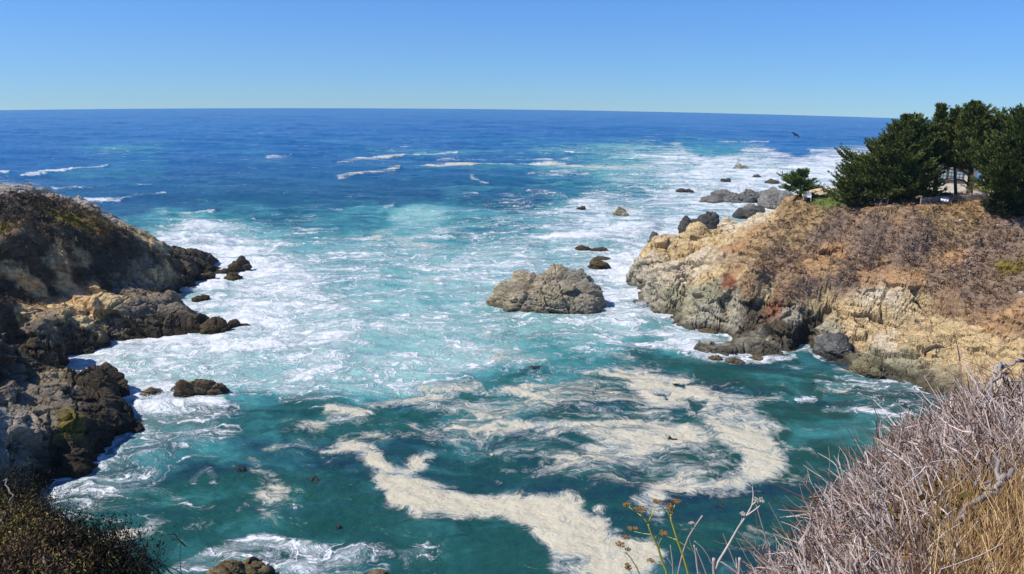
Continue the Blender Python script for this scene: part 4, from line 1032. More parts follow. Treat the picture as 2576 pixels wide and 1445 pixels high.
cypress("cypress_tree", "tallest cypress, open forked crown above the white house, bare lower limbs", b, t, pr([(.25, 60, 60), (.32, 70, 55), (.45, 62, 70), (.6, 58, 86), (.72, 40, 64), (.80, 24, 66), (.86, 36, 30), (.93, 24, 24), (1, 6, 6)]), 55, 480, .37, .36, trunk_r=.45, low=.34, extra=((_g1, np.linspace(.16, .04, 4)), (_g2, np.linspace(.16, .04, 4))))
b, t = tree_at(2585, 505, 2590, 272, 112)
cypress("cypress_tree", "darkest cypress, cut by the photo's right edge beside the house", b, t, pr([(.1, 74, 60), (.25, 88, 60), (.4, 96, 60), (.55, 74, 60), (.7, 54, 60), (.82, 56, 50), (.92, 30, 40), (1, 10, 10)]), 56, 520, .37, .36, trunk_r=.45, low=.08, cols=((.030, .050, .012), (.12, .14, .03)))
b, t = tree_at(2508, 548, 2510, 500, 112)
cypress("cypress_tree", "low scrubby cypress sprawling down the slope below the fence's right end", b, t, pr([(.05, 42, 50), (.3, 38, 60), (.6, 24, 44), (1, 12, 16)]), 57, 80, .30, .2, trunk_r=.15, cols=((.028, .04, .016), (.05, .06, .02)), low=.05)
b, t = tree_at(2152, 527, 2148, 484, 113)
cypress("round_bush", "rounded olive green bush on the slope's crest, left of the wire fence", b, t, pr([(.05, 28, 28), (.4, 36, 34), (.7, 28, 30), (1, 12, 14)]), 58, 90, .26, .3, trunk_r=.1, cols=((.05, .06, .02), (.10, .10, .035)), low=.05, cat="bush")

# ------------------------------------------------------------------ house, fences and the small things beside them
def on_land(px, py, dist):
    p = at_dist(px, py, dist)
    p[2] = LR.h(p[0], p[1]) - drop(p[0], p[1]) + .12
    return p
def frame_at(px, py, dist, land=False):
    p = on_land(px, py, dist) if land else at_dist(px, py, dist)
    az = math.atan2(p[0], p[1])
    return p, np.array((math.cos(az), -math.sin(az), 0)), np.array((math.sin(az), math.cos(az), 0)), np.array((0, 0, 1.0)), -az

M_WALL = plain("pale_shingle_wall", (.80, .74, .64), .8, .18, 2.5, attr=False)
M_ROOF = plain("brown_roof", (.24, .19, .16), .85, .2, 2.0, attr=False)
M_TRIM = plain("brown_trim", (.13, .085, .055), .8, .2, 4.0, attr=False)
M_GLASS = plain("window_pane", (.40, .58, .62), .08, .15, 1.0, attr=False, spec=.6)
M_FENCE = plain("weathered_wood", (.48, .40, .32), .9, .3, 5.0, attr=False)
M_METAL = plain("grey_metal", (.24, .25, .27), .45, .1, 5.0, metal=.5, attr=False)
M_WHITE = plain("white_paint", (.80, .80, .80), .5, .06, 3.0, attr=False)
M_MESHP = plain("dark_screen", (.05, .055, .05), .8, .2, 5.0, attr=False)
M_OLIVE = plain("olive_board", (.26, .25, .13), .8, .15, 4.0, attr=False)
M_DARKM = plain("dark_board", (.03, .03, .025), .7, .2, 4.0, attr=False)
M_BRICK = plain("old_brick", (.34, .22, .15), .9, .35, 6.0, attr=False, bump=.6)
M_BIRD = plain("bird_feathers", (.02, .02, .022), .7, .2, 20., attr=False)
M_KELP = plain("kelp", (.022, .018, .016), .45, .3, 4., attr=False, spec=.5)

HD = 134.0
o0, HX, HY, HZ, hrot = frame_at(2400, 512, HD)
def hpt(px, py, dist=HD): return at_dist(px, py, dist)
hm = HD / FP * 1.09
def slab(g, quad, th, nrm):
    q = np.array(quad, float); n_ = np.array(nrm, float)
    v = np.concatenate([q, q + n_ * th])
    g.add(v, [(0, 1, 2, 3), (7, 6, 5, 4), (0, 4, 5, 1), (1, 5, 6, 2), (2, 6, 7, 3), (3, 7, 4, 0)])
def xyz(x, z, y=0.0):                                   # house coordinates: metres right, up, back from (2400, 512)
    return o0 + HX * x + HZ * z + HY * y
house = empty("house", o0, "white shingled house half hidden behind the cypress trunks", "house")
m_ = lambda px: (px - 2400) * hm
zz = lambda py: (512 - py) * hm
g = Geo(); slab(g, [xyz(m_(2318), -4.5), xyz(m_(2424), -4.5), xyz(m_(2424), zz(468)), xyz(m_(2318), zz(468))], 6.0, HY)
g.obj("wall", M_WALL, house)
g = Geo()                                               # gable over the big window band
gv = [xyz(m_(2318), zz(467.5), .02), xyz(m_(2424), zz(467.5), .02), xyz(m_(2424), zz(458), .02), xyz(m_(2378), zz(432), .02), xyz(m_(2318), zz(452), .02)]
gb = [p + HY * 5.9 for p in gv]
g.add(gv + gb, [(0, 1, 2, 4), (5, 9, 7, 6)]); g.add(gv + gb, [(2, 3, 4), (7, 9, 8)])
g.add(gv + gb, [(1, 6, 7, 2), (4, 9, 5, 0)])
g.obj("gable_wall", M_WALL, house)
g = Geo()
slab(g, [xyz(m_(2310), zz(447), -.5), xyz(m_(2378), zz(427.5), -.5), xyz(m_(2378), zz(427.5), 6.4), xyz(m_(2310), zz(447), 6.4)], .18, HZ)
slab(g, [xyz(m_(2378), zz(427.5), -.5), xyz(m_(2432), zz(456), -.5), xyz(m_(2432), zz(456), 6.4), xyz(m_(2378), zz(427.5), 6.4)], .18, HZ)
g.obj("roof", M_ROOF, house)
for (x0, x1, y0, y1) in [(2352, 2365, 444, 465), (2367, 2379, 443, 465), (2381, 2393, 443, 465), (2395, 2408, 446, 465)]:
    fr = Geo(); w0, w1, h0, h1 = m_(x0), m_(x1), zz(y1), zz(y0)
    cx_, cz_ = (w0 + w1) / 2, (h0 + h1) / 2
    for xx in (w0, w1): fr.box(xyz(xx, cz_, -.05), (.10, .12, h1 - h0 + .1), hrot)
    for z_ in (h0, h1): fr.box(xyz(cx_, z_, -.05), (w1 - w0, .115, .10), hrot)
    for z_ in np.linspace(h0, h1, 4)[1:-1]: fr.box(xyz(cx_, z_, -.045), (w1 - w0, .06, .035), hrot)
    fr.box(xyz(cx_, cz_, -.045), (.035, .055, h1 - h0), hrot)
    wf = fr.obj("window", M_TRIM, house)
    pg = Geo(); pg.box(xyz(cx_, cz_, -.01), (w1 - w0 - .02, .03, h1 - h0 - .02), hrot); pg.obj("pane", M_GLASS, wf)
g = Geo()                                               # trim board under the windows
g.box(xyz((m_(2335) + m_(2424)) / 2, zz(468), -.06), (m_(2424) - m_(2335), .14, .16), hrot); g.obj("trim_board", M_TRIM, house)
g = Geo(); slab(g, [xyz(m_(2428), -4.5, -.6), xyz(m_(2500), -4.5, -.6), xyz(m_(2500), zz(482), -.6), xyz(m_(2428), zz(462), -.6)], 5.0, HY); g.obj("wing_wall", M_WALL, house)
g = Geo(); slab(g, [xyz(m_(2426), zz(492), -3.4), xyz(m_(2492), zz(498), -3.4), xyz(m_(2486), zz(482), -.7), xyz(m_(2428), zz(470), -.7)], .14, HZ); g.obj("wing_roof", plain("mauve_shingles", (.40, .33, .29), .9, .15, 3., attr=False), house)
g = Geo(); slab(g, [xyz(m_(2384), zz(499), -2.2), xyz(m_(2420), zz(489), -2.2), xyz(m_(2420), zz(485), -.1), xyz(m_(2384), zz(495), -.1)], .12, HZ); g.obj("porch_roof", M_ROOF, house)
g = Geo(); slab(g, [xyz(m_(2424), zz(462), -.9), xyz(m_(2506), zz(486), -.9), xyz(m_(2506), zz(481), -.9), xyz(m_(2424), zz(457), -.9)], .25, HY); g.obj("barge_board", M_TRIM, house)

# picket fence along the crest
def line_pts(rows, dist):
    return [on_land(x, y, d_) for (x, y), d_ in zip(rows, dist)]
def picket_fence(name, label, rows, dist, hgt, n_p, mat):
    pts = np.array(line_pts(rows, dist)); root = empty(name, pts[0], label, "fence")
    seg = np.concatenate([[0], np.cumsum(np.linalg.norm(np.diff(pts, axis=0), axis=1))])
    def P(s): return np.array([np.interp(s, seg, pts[:, j]) for j in range(3)])
    az = math.atan2(pts[-1][0] - pts[0][0], pts[-1][1] - pts[0][1]); rot = math.pi / 2 - az
    for k in range(5):
        p = P(seg[-1] * k / 4); q = Geo(); q.box(p + np.array((0, 0, hgt * .5 - .2)), (.12, .12, hgt + .5), rot); q.obj("post", mat, root)
    q = Geo()
    for z_ in (.25, .78):
        q.tube([P(s) + np.array((0, 0, hgt * z_)) for s in np.linspace(0, seg[-1], 5)], .05, 4)
    q.obj("rail", mat, root)
    q = Geo(); r = np.random.default_rng(9)
    for s in np.linspace(.1, seg[-1] - .1, n_p):
        hh = hgt * r.uniform(.95, 1.06); p = P(s)
        q.box(p + np.array((0, 0, hh / 2)) - HY * .08, (.085, .03, hh), rot, tilt=(0, r.normal(0, .025), 0))
    q.obj("pickets", mat, root)
    return root
picket_fence("picket_fence", "weathered wooden picket fence running along the slope's crest below the house", [(2316, 512), (2352, 509), (2385, 508), (2430, 506), (2482, 498)], [114.2, 115.6, 116.6, 117.6, 119.2], 1.15, 46, M_FENCE)
# wire fence with metal posts under the big tree
wfp = [on_land(x, y, d_) for x, y, d_ in ((2122, 512, 113.4), (2145, 514, 113.2), (2170, 516, 113), (2198, 518, 112.8), (2216, 519, 112.6), (2232, 520, 112.4))]
wf = empty("wire_fence", wfp[0], "metal-posted wire fence in the deep shade under the broadest cypress", "fence")
for p in wfp:
    q = Geo(); q.tube([p - np.array((0, 0, .4)), p + np.array((0, 0, 1.5))], .045, 6); q.obj("post", M_METAL, wf)
q = Geo(); q.tube([p + np.array((0, 0, 1.5)) for p in wfp], .035, 5); q.tube([p + np.array((0, 0, .05)) for p in wfp], .03, 5); q.obj("rail", M_METAL, wf)
q = Geo()
for a_, b_ in zip(wfp[:-1], wfp[1:]):
    for z_ in np.linspace(.3, 1.3, 5): q.tube([a_ + np.array((0, 0, z_)), b_ + np.array((0, 0, z_))], .007, 3)
    for k in np.linspace(.1, .9, 5):
        c_ = a_ + (b_ - a_) * k; q.tube([c_ + np.array((0, 0, .06)), c_ + np.array((0, 0, 1.49))], .006, 3)
q.obj("wire_mesh", M_METAL, wf)

# garden chair under the lone cypress
cp, cxv, cyv, czv, crot = frame_at(2029, 513, 117.5, True)
ch = empty("garden_chair", cp, "white wooden garden chair beside the lone small cypress", "chair")
def cpt(x, y, z): return cp + cxv * x + cyv * y + czv * z
q = Geo()
for k in range(5): q.box(cpt(-.4 + .2 * k * 1.0, .25, .75), (.13, .04, .8), crot, tilt=(.15, 0, 0))
q.box(cpt(0, .22, .5), (1.0, .05, .09), crot); q.obj("backrest", M_WHITE, ch)
q = Geo(); q.box(cpt(0, -.05, .42), (1.0, .6, .06), crot); q.obj("seat", M_WHITE, ch)
for sx in (-1, 1):
    q = Geo(); q.box(cpt(.5 * sx, -.05, .66), (.14, .7, .04), crot); q.obj("armrest", M_WHITE, ch)
    for sy in (-.32, .22):
        q = Geo(); q.box(cpt(.5 * sx, sy, .26), (.08, .08, .78), crot); q.obj("leg", M_WHITE, ch)

# satellite dish on a short pole in front of the fence
dp, dxv, dyv, dzv, drot = frame_at(2376, 513, 115.2, True)
ds = empty("satellite_dish", dp, "round white satellite dish on a short pole before the picket fence", "dish")
q = Geo(); q.tube([dp - dzv * .4, dp + dzv * .55], .04, 6); q.obj("pole", M_METAL, ds)
q = Geo()
rr_, aa = np.linspace(.02, .43, 6), np.linspace(0, 2 * math.pi, 25)[:-1]
fd = np.array((-.35 * 1.0, -.45, .55)); fd = fd / np.linalg.norm(fd)
e1 = np.cross(fd, (0, 0, 1)); e1 /= np.linalg.norm(e1); e2 = np.cross(fd, e1)
dc = dp + dzv * .72
v = np.array([dc + e1 * (r_ * math.cos(a_)) * 1.15 + e2 * (r_ * math.sin(a_)) + fd * (r_ * r_ * .5) for r_ in rr_ for a_ in aa])
v2 = v - fd * .03
ii = [(i * 24 + j, i * 24 + (j + 1) % 24, (i + 1) * 24 + (j + 1) % 24, (i + 1) * 24 + j) for i in range(5) for j in range(24)]
q.add(np.concatenate([v, v2]), ii + [(d_ + 144, c_ + 144, b_ + 144, a_ + 144) for a_, b_, c_, d_ in ii] + [(5 * 24 + j, 5 * 24 + (j + 1) % 24, 264 + (j + 1) % 24, 264 + j) for j in range(24)])
q.obj("reflector", M_WHITE, ds, smooth=True)
q = Geo(); q.tube([dc - e2 * .38, dc + fd * .5], .015, 4); q.box(dc + fd * .5, (.09, .09, .09)); q.obj("feed_arm", M_METAL, ds)
# storage box behind the dish
bp_, bxv, byv, bzv, brot = frame_at(2377, 512, 116.2, True)
sb = empty("storage_box", bp_, "olive storage box with a dark slanted lid behind the satellite dish", "box")
q = Geo(); q.box(bp_ + bzv * .45 + byv * .9, (1.45, .8, 1.3), brot); q.obj("body", M_OLIVE, sb)
q = Geo(); q.box(bp_ + bzv * 1.2 + byv * .85, (1.6, 1.0, .12), brot, tilt=(.2, 0, 0)); q.obj("lid", M_DARKM, sb)
# old brick wall stub at the end of the platform
wp, wxv, wyv, wzv, wrot = frame_at(1962, 556, 120.3)
bw = empty("brick_wall", wp, "short crumbling brick wall stub where the tan platform meets the scrub", "wall")
q = Geo(); r = np.random.default_rng(4)
for row in range(9):
    for c_ in range(6):
        q.box(wp + wxv * ((c_ - 2.5) * .31 + (.15 if row % 2 else 0) + .15) + wzv * (row * .165 - .25) + wyv * r.normal(0, .015), (.295, .35, .15), wrot)
q.obj("brickwork", M_BRICK, bw)
q = Geo(); q.box(wp - wxv * 1.05 + wzv * .35, (.42, .6, 1.5), wrot); q.obj("end_pier", plain("rust_brick", (.30, .14, .09), .9, .3, 6., attr=False, bump=.5), bw)
q = Geo(); q.box(wp + wzv * -.32 - wyv * .25, (2.9, .5, .12), wrot); q.obj("footing", plain("pale_footing", (.6, .55, .48), .9, .2, 4., attr=False), bw)
# pale loose boulders on the slope
for (x, y, w_, h_, lb, sd) in ((2421, 556, 16, 6, "small white rock lying on the scrub slope below the picket fence", 60.), (2569, 738, 14, 6, "small pale rock on orange earth near the photo's right edge", 61.)):
    hp = LR.hit(x, y); d_ = np.linalg.norm(hp - EYE)
    V = ICO4[0] * np.array((w_ / FP * d_ / 2, w_ / FP * d_ / 3, h_ / FP * d_ / 1.4)); V = V * (1 + .25 * rocky(ICO4[0] * 1.5 + sd, None, 1.)[:, None])
    tag(mesh_obj("loose_rock", V + hp, ICO4[1], MAT_ROCK, cols=np.tile((.74, .72, .66), (len(V), 1))), lb, "rock")

# ------------------------------------------------------------------ birds
def cormorant(px, py, k, label):
    p = LR.hit(px, py); r = np.random.default_rng(k)
    a_ = r.uniform(0, 6.28); fx = np.array((math.cos(a_), math.sin(a_), 0))
    root = empty("cormorant", p, label, "bird", "birds resting on the pale rock")
    q = Geo()
    q.tube([p + np.array((0, 0, .02)), p + fx * .02 + np.array((0, 0, .14)), p + fx * .06 + np.array((0, 0, .32)), p + fx * .09 + np.array((0, 0, .44)), p + fx * .10 + np.array((0, 0, .54)), p + fx * .15 + np.array((0, 0, .62)), p + fx * .22 + np.array((0, 0, .63))], [.05, .13, .15, .10, .055, .06, .03], 8)
    q.tube([p + np.array((0, 0, .16)) - fx * .05, p - fx * .28 + np.array((0, 0, .03))], [.07, .03], 5)
    q.obj("body", M_BIRD, root, True)
    q = Geo(); q.tube([p + fx * .20 + np.array((0, 0, .63)), p + fx * .34 + np.array((0, 0, .62))], [.022, .008], 5); q.obj("beak", M_FENCE, root)
    return root
for k, (x, y, l_) in enumerate([(1636, 712, "black cormorant on the pale cliff nose, leftmost of the row"), (1643, 713, "black cormorant on the pale cliff nose, second of the row from left"), (1653, 714, "black cormorant on the pale cliff nose, second of the row from right"), (1662, 711, "black cormorant on the pale cliff nose, rightmost of the row")]):
    cormorant(x, y, k, l_)
fp = at_dist(2001, 340, 90)
fb = empty("flying_bird", fp, "dark bird gliding low over the blue water left of the big trees", "bird")
q = Geo(); dv = np.array((.8, .4, .25)); dv /= np.linalg.norm(dv); sv = np.array((-.4, .8, .35)); sv /= np.linalg.norm(sv)
q.tube([fp - dv * .28, fp - dv * .1, fp + dv * .12, fp + dv * .25, fp + dv * .34], [.02, .07, .08, .05, .015], 7); q.obj("body", M_BIRD, fb, True)
for sg in (-1, 1):
    q = Geo(); w1_ = fp + sv * sg * .32 + np.array((0, 0, .10)); w2_ = fp + sv * sg * .72 - dv * .08 + np.array((0, 0, .04))
    vv = [fp + dv * .12, w1_ + dv * .13, w2_, w1_ - dv * .12, fp - dv * .1]; vv2 = [p - np.array((0, 0, .025)) for p in vv]
    q.add(vv + vv2, [(0, 1, 3, 4), (9, 8, 6, 5)]); q.add(vv + vv2, [(1, 2, 3), (8, 7, 6)]); q.add(vv + vv2, [(0, 5, 6, 1), (1, 6, 7, 2), (2, 7, 8, 3), (3, 8, 9, 4)])
    q.obj("wing", M_BIRD, fb)

# ------------------------------------------------------------------ kelp afloat
def kelp(px, py, size, label, k, n=14):
    p = W(px, py, .0); r = np.random.default_rng(100 + k); q = Geo()
    for i in range(n):
        a_ = r.uniform(0, 6.28); L_ = size * r.uniform(.3, .7); c_ = p + r.normal(0, size * .12, 3) * (1, 1, 0)
        s_ = np.linspace(0, 1, 6); bend = r.normal(0, .5)
        pts = np.stack([c_[0] + L_ * s_ * np.cos(a_ + bend * s_), c_[1] + L_ * s_ * np.sin(a_ + bend * s_), p[2] + .0 + np.sin(s_ * 3.0) * r.uniform(.02, .14) * size], 1)
        q.tube(pts, np.array((.05, .08, .095, .09, .06, .02)) * size * r.uniform(.5, 1), 5)
    return tag(q.obj("floating_kelp", M_KELP, None, True), label, "kelp", "kelp clumps afloat in the cove")
for k, (x, y, s_, lb) in enumerate([(788, 1208, 1.0, "largest dark kelp clump, fronds up, left of the cream foam raft"), (602, 1108, .6, "small kelp clump catching the light, nearest the left shore rocks"), (606, 1180, .75, "round dark kelp clump just below the small sunlit one"), (852, 1326, .55, "small upright kelp tuft in the green water near the bottom edge"),
                                    (1810, 1272, 1.0, "long dark kelp strand behind the dry fennel stalks"), (1702, 968, .7, "kelp tuft poking through the upper arm of the foam swirl"), (1690, 1104, .75, "kelp knot in the middle of the foam swirl"), (2040, 968, .7, "brown kelp in calm water nearest the tan cliff"), (1560, 808, .45, "kelp scrap just below the islet's right corner"), (1350, 925, 1.0, "dark kelp bed awash in the upper cove, left of the swirl")]):
    kelp(x, y, s_, lb, k)
# ------------------------------------------------------------------ the bank the photographer stands on
class Sheet:
    """a canopy surface through points (photo x, photo y, distance along the ground)"""
    def __init__(s, rows, c=.4):
        s.p = np.array([at_dist(x, y, d_) for x, y, d_ in rows])
        n = len(s.p); d = np.sqrt(((s.p[:, None, :2] - s.p[None, :, :2]) ** 2).sum(-1) + c * c)
        A = np.zeros((n + 3, n + 3)); A[:n, :n] = -d; A[:n, :n] += .03 * np.eye(n)
        A[:n, n] = 1; A[:n, n + 1:n + 3] = s.p[:, :2]; A[n, :n] = 1; A[n + 1:n + 3, :n] = s.p[:, :2].T
        s.w = np.linalg.solve(A, np.concatenate([s.p[:, 2], np.zeros(3)])); s.c = c
    def z(s, q):
        d = np.sqrt(((q[:, None, :2] - s.p[None, :, :2]) ** 2).sum(-1) + s.c ** 2)
        return -d @ s.w[:-3] + s.w[-3] + q[:, :2] @ s.w[-2:]

def in_poly(x, y, P):
    ins = np.zeros(len(x), bool)
    for k in range(len(P)):
        a, b = P[k], P[(k + 1) % len(P)]
        with np.errstate(divide='ignore', invalid='ignore'):
            ins ^= ((a[1] > y) != (b[1] > y)) & (x < (b[0] - a[0]) * (y - a[1]) / (b[1] - a[1]) + a[0])
    return ins

R_SIL = [(1860, 1530, 3.2), (1930, 1460, 3.35), (2010, 1400, 3.7), (2085, 1310, 4.2), (2150, 1210, 4.8), (2225, 1125, 5.5), (2315, 1055, 6.2), (2410, 1000, 6.9), (2500, 978, 7.3), (2600, 950, 7.8), (2760, 930, 8.4)]
R_INT = [(2100, 1445, 3.0), (2300, 1445, 2.75), (2576, 1445, 2.5), (2760, 1445, 2.5), (2200, 1300, 3.6), (2400, 1270, 3.7), (2600, 1270, 3.7), (2320, 1130, 4.9), (2480, 1080, 5.2), (2620, 1040, 5.6), (2000, 1600, 2.5), (2300, 1650, 2.2), (2700, 1650, 2.0)]
SR = Sheet(R_SIL + R_INT)
L_SIL = [(-150, 1120, 6.6), (0, 1215, 6.0), (45, 1270, 5.6), (95, 1315, 5.2), (140, 1345, 4.9), (205, 1352, 4.7), (255, 1385, 4.4), (320, 1425, 4.2), (345, 1480, 3.8)]
L_INT = [(-150, 1400, 4.0), (0, 1330, 4.8), (60, 1400, 4.2), (150, 1440, 3.9), (250, 1480, 3.7), (0, 1480, 3.6), (150, 1560, 3.2), (-100, 1600, 3.0)]
SL = Sheet(L_SIL + L_INT)

def bank(name, sheet, sil, interior, sink, col, label_kind="structure"):
    P = np.array([at_dist(*r)[:2] for r in sil])
    Q = np.array([at_dist(*r)[:2] for r in interior])
    lo = np.minimum(P.min(0), Q.min(0)) - .3; hi = np.maximum(P.max(0), Q.max(0)) + .3
    nx, ny = int((hi[0] - lo[0]) / .08), int((hi[1] - lo[1]) / .08)
    X, Y = np.meshgrid(np.linspace(lo[0], hi[0], nx), np.linspace(lo[1], hi[1], ny), indexing='ij')
    q = np.stack([X.ravel(), Y.ravel()], 1)
    z = sheet.z(q)
    # distance outside the silhouette pulls the ground down to the cliff
    d = np.full(len(q), 1e9)
    for a, b in zip(P[:-1], P[1:]):
        ab = b - a; t = np.clip(((q - a) @ ab) / (ab @ ab), 0, 1); d = np.minimum(d, np.linalg.norm(q - a - t[:, None] * ab, axis=1))
    poly_ = np.concatenate([P, Q[[-1]] * 0.2 + np.array((sil[0][0] > 1000 and 2.5 or -2.5, .2))]) if False else None
    v = np.stack([q[:, 0], q[:, 1], z - sink], 1)
    v[:, 2] += fbm(v * 1.5, 4) * .12
    px, py = proj(np.stack([q[:, 0], q[:, 1], z], 1))
    out = q_outside(px, py, sil)
    v[:, 2] -= np.where(out, d * 2.2, 0)
    keep = ~(out & (d > 1.4))
    idx = np.arange(nx * ny).reshape(nx, ny)
    f = np.stack([idx[:-1, :-1], idx[1:, :-1], idx[1:, 1:], idx[:-1, 1:]], -1).reshape(-1, 4)
    f = f[keep[f].all(1)]
    used = np.unique(f); rm = np.full(len(v), -1); rm[used] = np.arange(len(used))
    c = np.array(col) * (1 + .35 * fbm(v[used] * 3, 3))[:, None]
    return tag(mesh_obj(name, v[used], rm[f], MAT_ROCK, cols=c, smooth=True), kind="structure")

def q_outside(px, py, sil):
    """True where the point would stand beyond the canopy's outline"""
    S = np.array(sil, float); S = S[np.argsort(S[:, 0])]
    yl = np.interp(px, S[:, 0], S[:, 1], left=S[0, 1] + 400 if S[0, 0] > 1000 else S[0, 1], right=S[-1, 1] + (400 if S[-1, 0] < 1000 else 0))
    return ~(py > yl) | ~np.isfinite(px)

bank("ground", SR, R_SIL, R_INT, .42, (.10, .065, .04))
bank("ground", SL, L_SIL, L_INT, .40, (.05, .035, .02))

def sample(sheet, n, r, region, tries=12):
    """points on the canopy whose photo position falls in a region polygon; even in the picture"""
    P = np.array(region, float); out = []
    lo, hi = P.min(0), P.max(0)
    px = r.uniform(lo[0], hi[0], n * 4); py = r.uniform(lo[1], hi[1], n * 4)
    m = in_poly(px, py, P); px, py = px[m][:n], py[m][:n]
    d = ray(px, py)
    t = np.linspace(1.2, 14, 160)
    res = np.full((len(px), 3), np.nan)
    prev = None
    for tt in t:
        p = EYE + d * tt
        g = p[:, 2] - sheet.z(p)
        if prev is not None:
            h_ = (g < 0) & (prev > 0) & np.isnan(res[:, 0])
            res[h_] = p[h_]
        prev = g
    return res[~np.isnan(res[:, 0])]

def strands(g, roots, dirs, length, r0, r, cols, bend=.35, m=5, k=3, fork=0.0, taper=.35):
    """many curved tapering twigs, vectorised"""
    n = len(roots)
    dirs = dirs / np.linalg.norm(dirs, axis=1)[:, None]
    L = np.broadcast_to(np.asarray(length, float), (n,)); R0 = np.broadcast_to(np.asarray(r0, float), (n,))
    b1 = r.normal(0, bend, (n, 3)); kn = r.normal(0, .055, (n, m, 3)); kn[:, 0] = 0
    s_ = np.linspace(0, 1, m)
    pts = roots[:, None] + (dirs[:, None] * s_[None, :, None] + b1[:, None] * (s_ ** 2)[None, :, None] * .6 + np.cumsum(kn, 1) * .6) * L[:, None, None]
    T = np.gradient(pts, axis=1); T /= np.linalg.norm(T, axis=2)[..., None] + 1e-9
    A = np.cross(T, np.array((.3, .2, .93))); A /= np.linalg.norm(A, axis=2)[..., None] + 1e-9
    B = np.cross(T, A)
    an = np.arange(k) * 2 * math.pi / k
    rad = R0[:, None] * (1 - (1 - taper) * s_)[None]
    ring = pts[:, :, None] + rad[:, :, None, None] * (np.cos(an)[None, None, :, None] * A[:, :, None] + np.sin(an)[None, None, :, None] * B[:, :, None])
    v = ring.reshape(-1, 3)
    i, j = np.meshgrid(np.arange(m - 1), np.arange(k), indexing='ij')
    q = np.stack([i * k + j, i * k + (j + 1) % k, (i + 1) * k + (j + 1) % k, (i + 1) * k + j], -1).reshape(-1, 4)
    f = (np.arange(n) * m * k)[:, None, None] + q[None]
    c = np.repeat(np.asarray(cols), m * k, axis=0)
    g.add(v, f.reshape(-1, 4), c)
    return pts

TW = np.array([(.48, .40, .36), (.22, .135, .10), (.62, .53, .48), (.09, .05, .034), (.34, .23, .18), (.14, .075, .05), (.44, .33, .27)])  # whites paint the twig highlights, dark browns the shadows between twigs
def twig_shrub(name, label, region, n, seed, lean, up=.9, rmul=1.0, lmul=1.0, pal=TW, cat="shrub", browns=0.25):
    r = np.random.default_rng(seed)
    root = sample(SR, n, r, region)
    n = len(root)
    dist = np.linalg.norm(root - EYE, axis=1)
    clump = np.stack([fbm(root * 1.6 + seed + 7 * k, 2) for k in range(3)], 1) * 1.1
    tint = np.clip(fbm(root * .9 + seed + 40, 3) * 1.4 + .5, 0, 1)
    t = empty(name, root[np.argmin(root[:, 2])], label, cat)
    g = Geo()
    dirs = np.array(lean) + np.array((0, 0, up)) + clump * 1.2 + r.normal(0, .68, (n, 3))
    dirs[:, 2] = np.abs(dirs[:, 2]) * .8 + .1
    L = r.uniform(.12, .30, n) * (1 + .5 * (r.random(n) < .12)) * lmul * (.7 + .10 * dist)
    k = np.clip((tint * 3.5 + r.normal(0, 2.2, n)), 0, len(pal) - .01).astype(int)
    C = np.array(pal)[k] * r.uniform(.75, 1.2, (n, 1))
    root = root - np.array((0, 0, 1.)) * (np.abs(r.normal(0, .10, n)) + .02)[:, None]
    st = root - dirs / np.linalg.norm(dirs, axis=1)[:, None] * (L * r.uniform(.55, .9, n))[:, None]
    R_ = (.0026 + .00065 * dist) * rmul * r.uniform(.6, 1.3, n)
    P = strands(g, st, dirs, L, R_, r, C, .3)
    # side twiglets off the outer half
    for rep in range(2):
        ii = r.choice(n, int(n * .75), replace=False); j_ = r.integers(2, 5, len(ii))
        d2 = dirs[ii] / np.linalg.norm(dirs[ii], axis=1)[:, None] + r.normal(0, .65, (len(ii), 3)); d2[:, 2] += .25
        strands(g, P[ii, j_], d2, L[ii] * r.uniform(.18, .42, len(ii)), R_[ii] * .6, r, C[ii] * r.uniform(.85, 1.2, (len(ii), 1)), .4, m=4)
    g.obj("twigs", MAT_TWIG, t)
    # inner stems, thicker and darker
    g = Geo(); m_i = n // 14; ii = r.choice(n, m_i, replace=False)
    d3 = np.array(lean) * 1.2 + np.array((0, 0, .55)) + clump[ii] + r.normal(0, .4, (m_i, 3))
    strands(g, root[ii] - np.array((0, 0, .42)) - d3 * .12, d3, r.uniform(.35, .6, m_i), .006 * rmul * r.uniform(.7, 1.4, m_i), r, np.tile((.22, .16, .13), (m_i, 1)) * r.uniform(.6, 1.6, (m_i, 1)), .3, m=6, k=4)
    g.obj("stems", MAT_TWIG, t)
    return t

UP_REG = [(2150, 1218), (2228, 1132), (2318, 1062), (2412, 1007), (2502, 985), (2640, 955), (2640, 1190), (2480, 1230), (2300, 1260), (2180, 1240), (2060, 1275)]
LOW_REG = [(1870, 1530), (1935, 1465), (2012, 1407), (2090, 1315), (2180, 1235), (2300, 1255), (2400, 1290), (2420, 1500), (2300, 1560), (1980, 1560)]
GR_REG = [(2300, 1260), (2480, 1170), (2640, 1110), (2640, 1560), (2300, 1560), (2380, 1400)]
twig_shrub("dry_shrub", "upper grey leafless shrub crowding the bank below the tan cliff", UP_REG, 8500, 31, (-.25, .15, 0))
twig_shrub("dry_shrub", "lower grey leafless shrub spilling over the bank behind the fennel stalks", LOW_REG, 8500, 32, (-.35, .05, 0), rmul=.95)

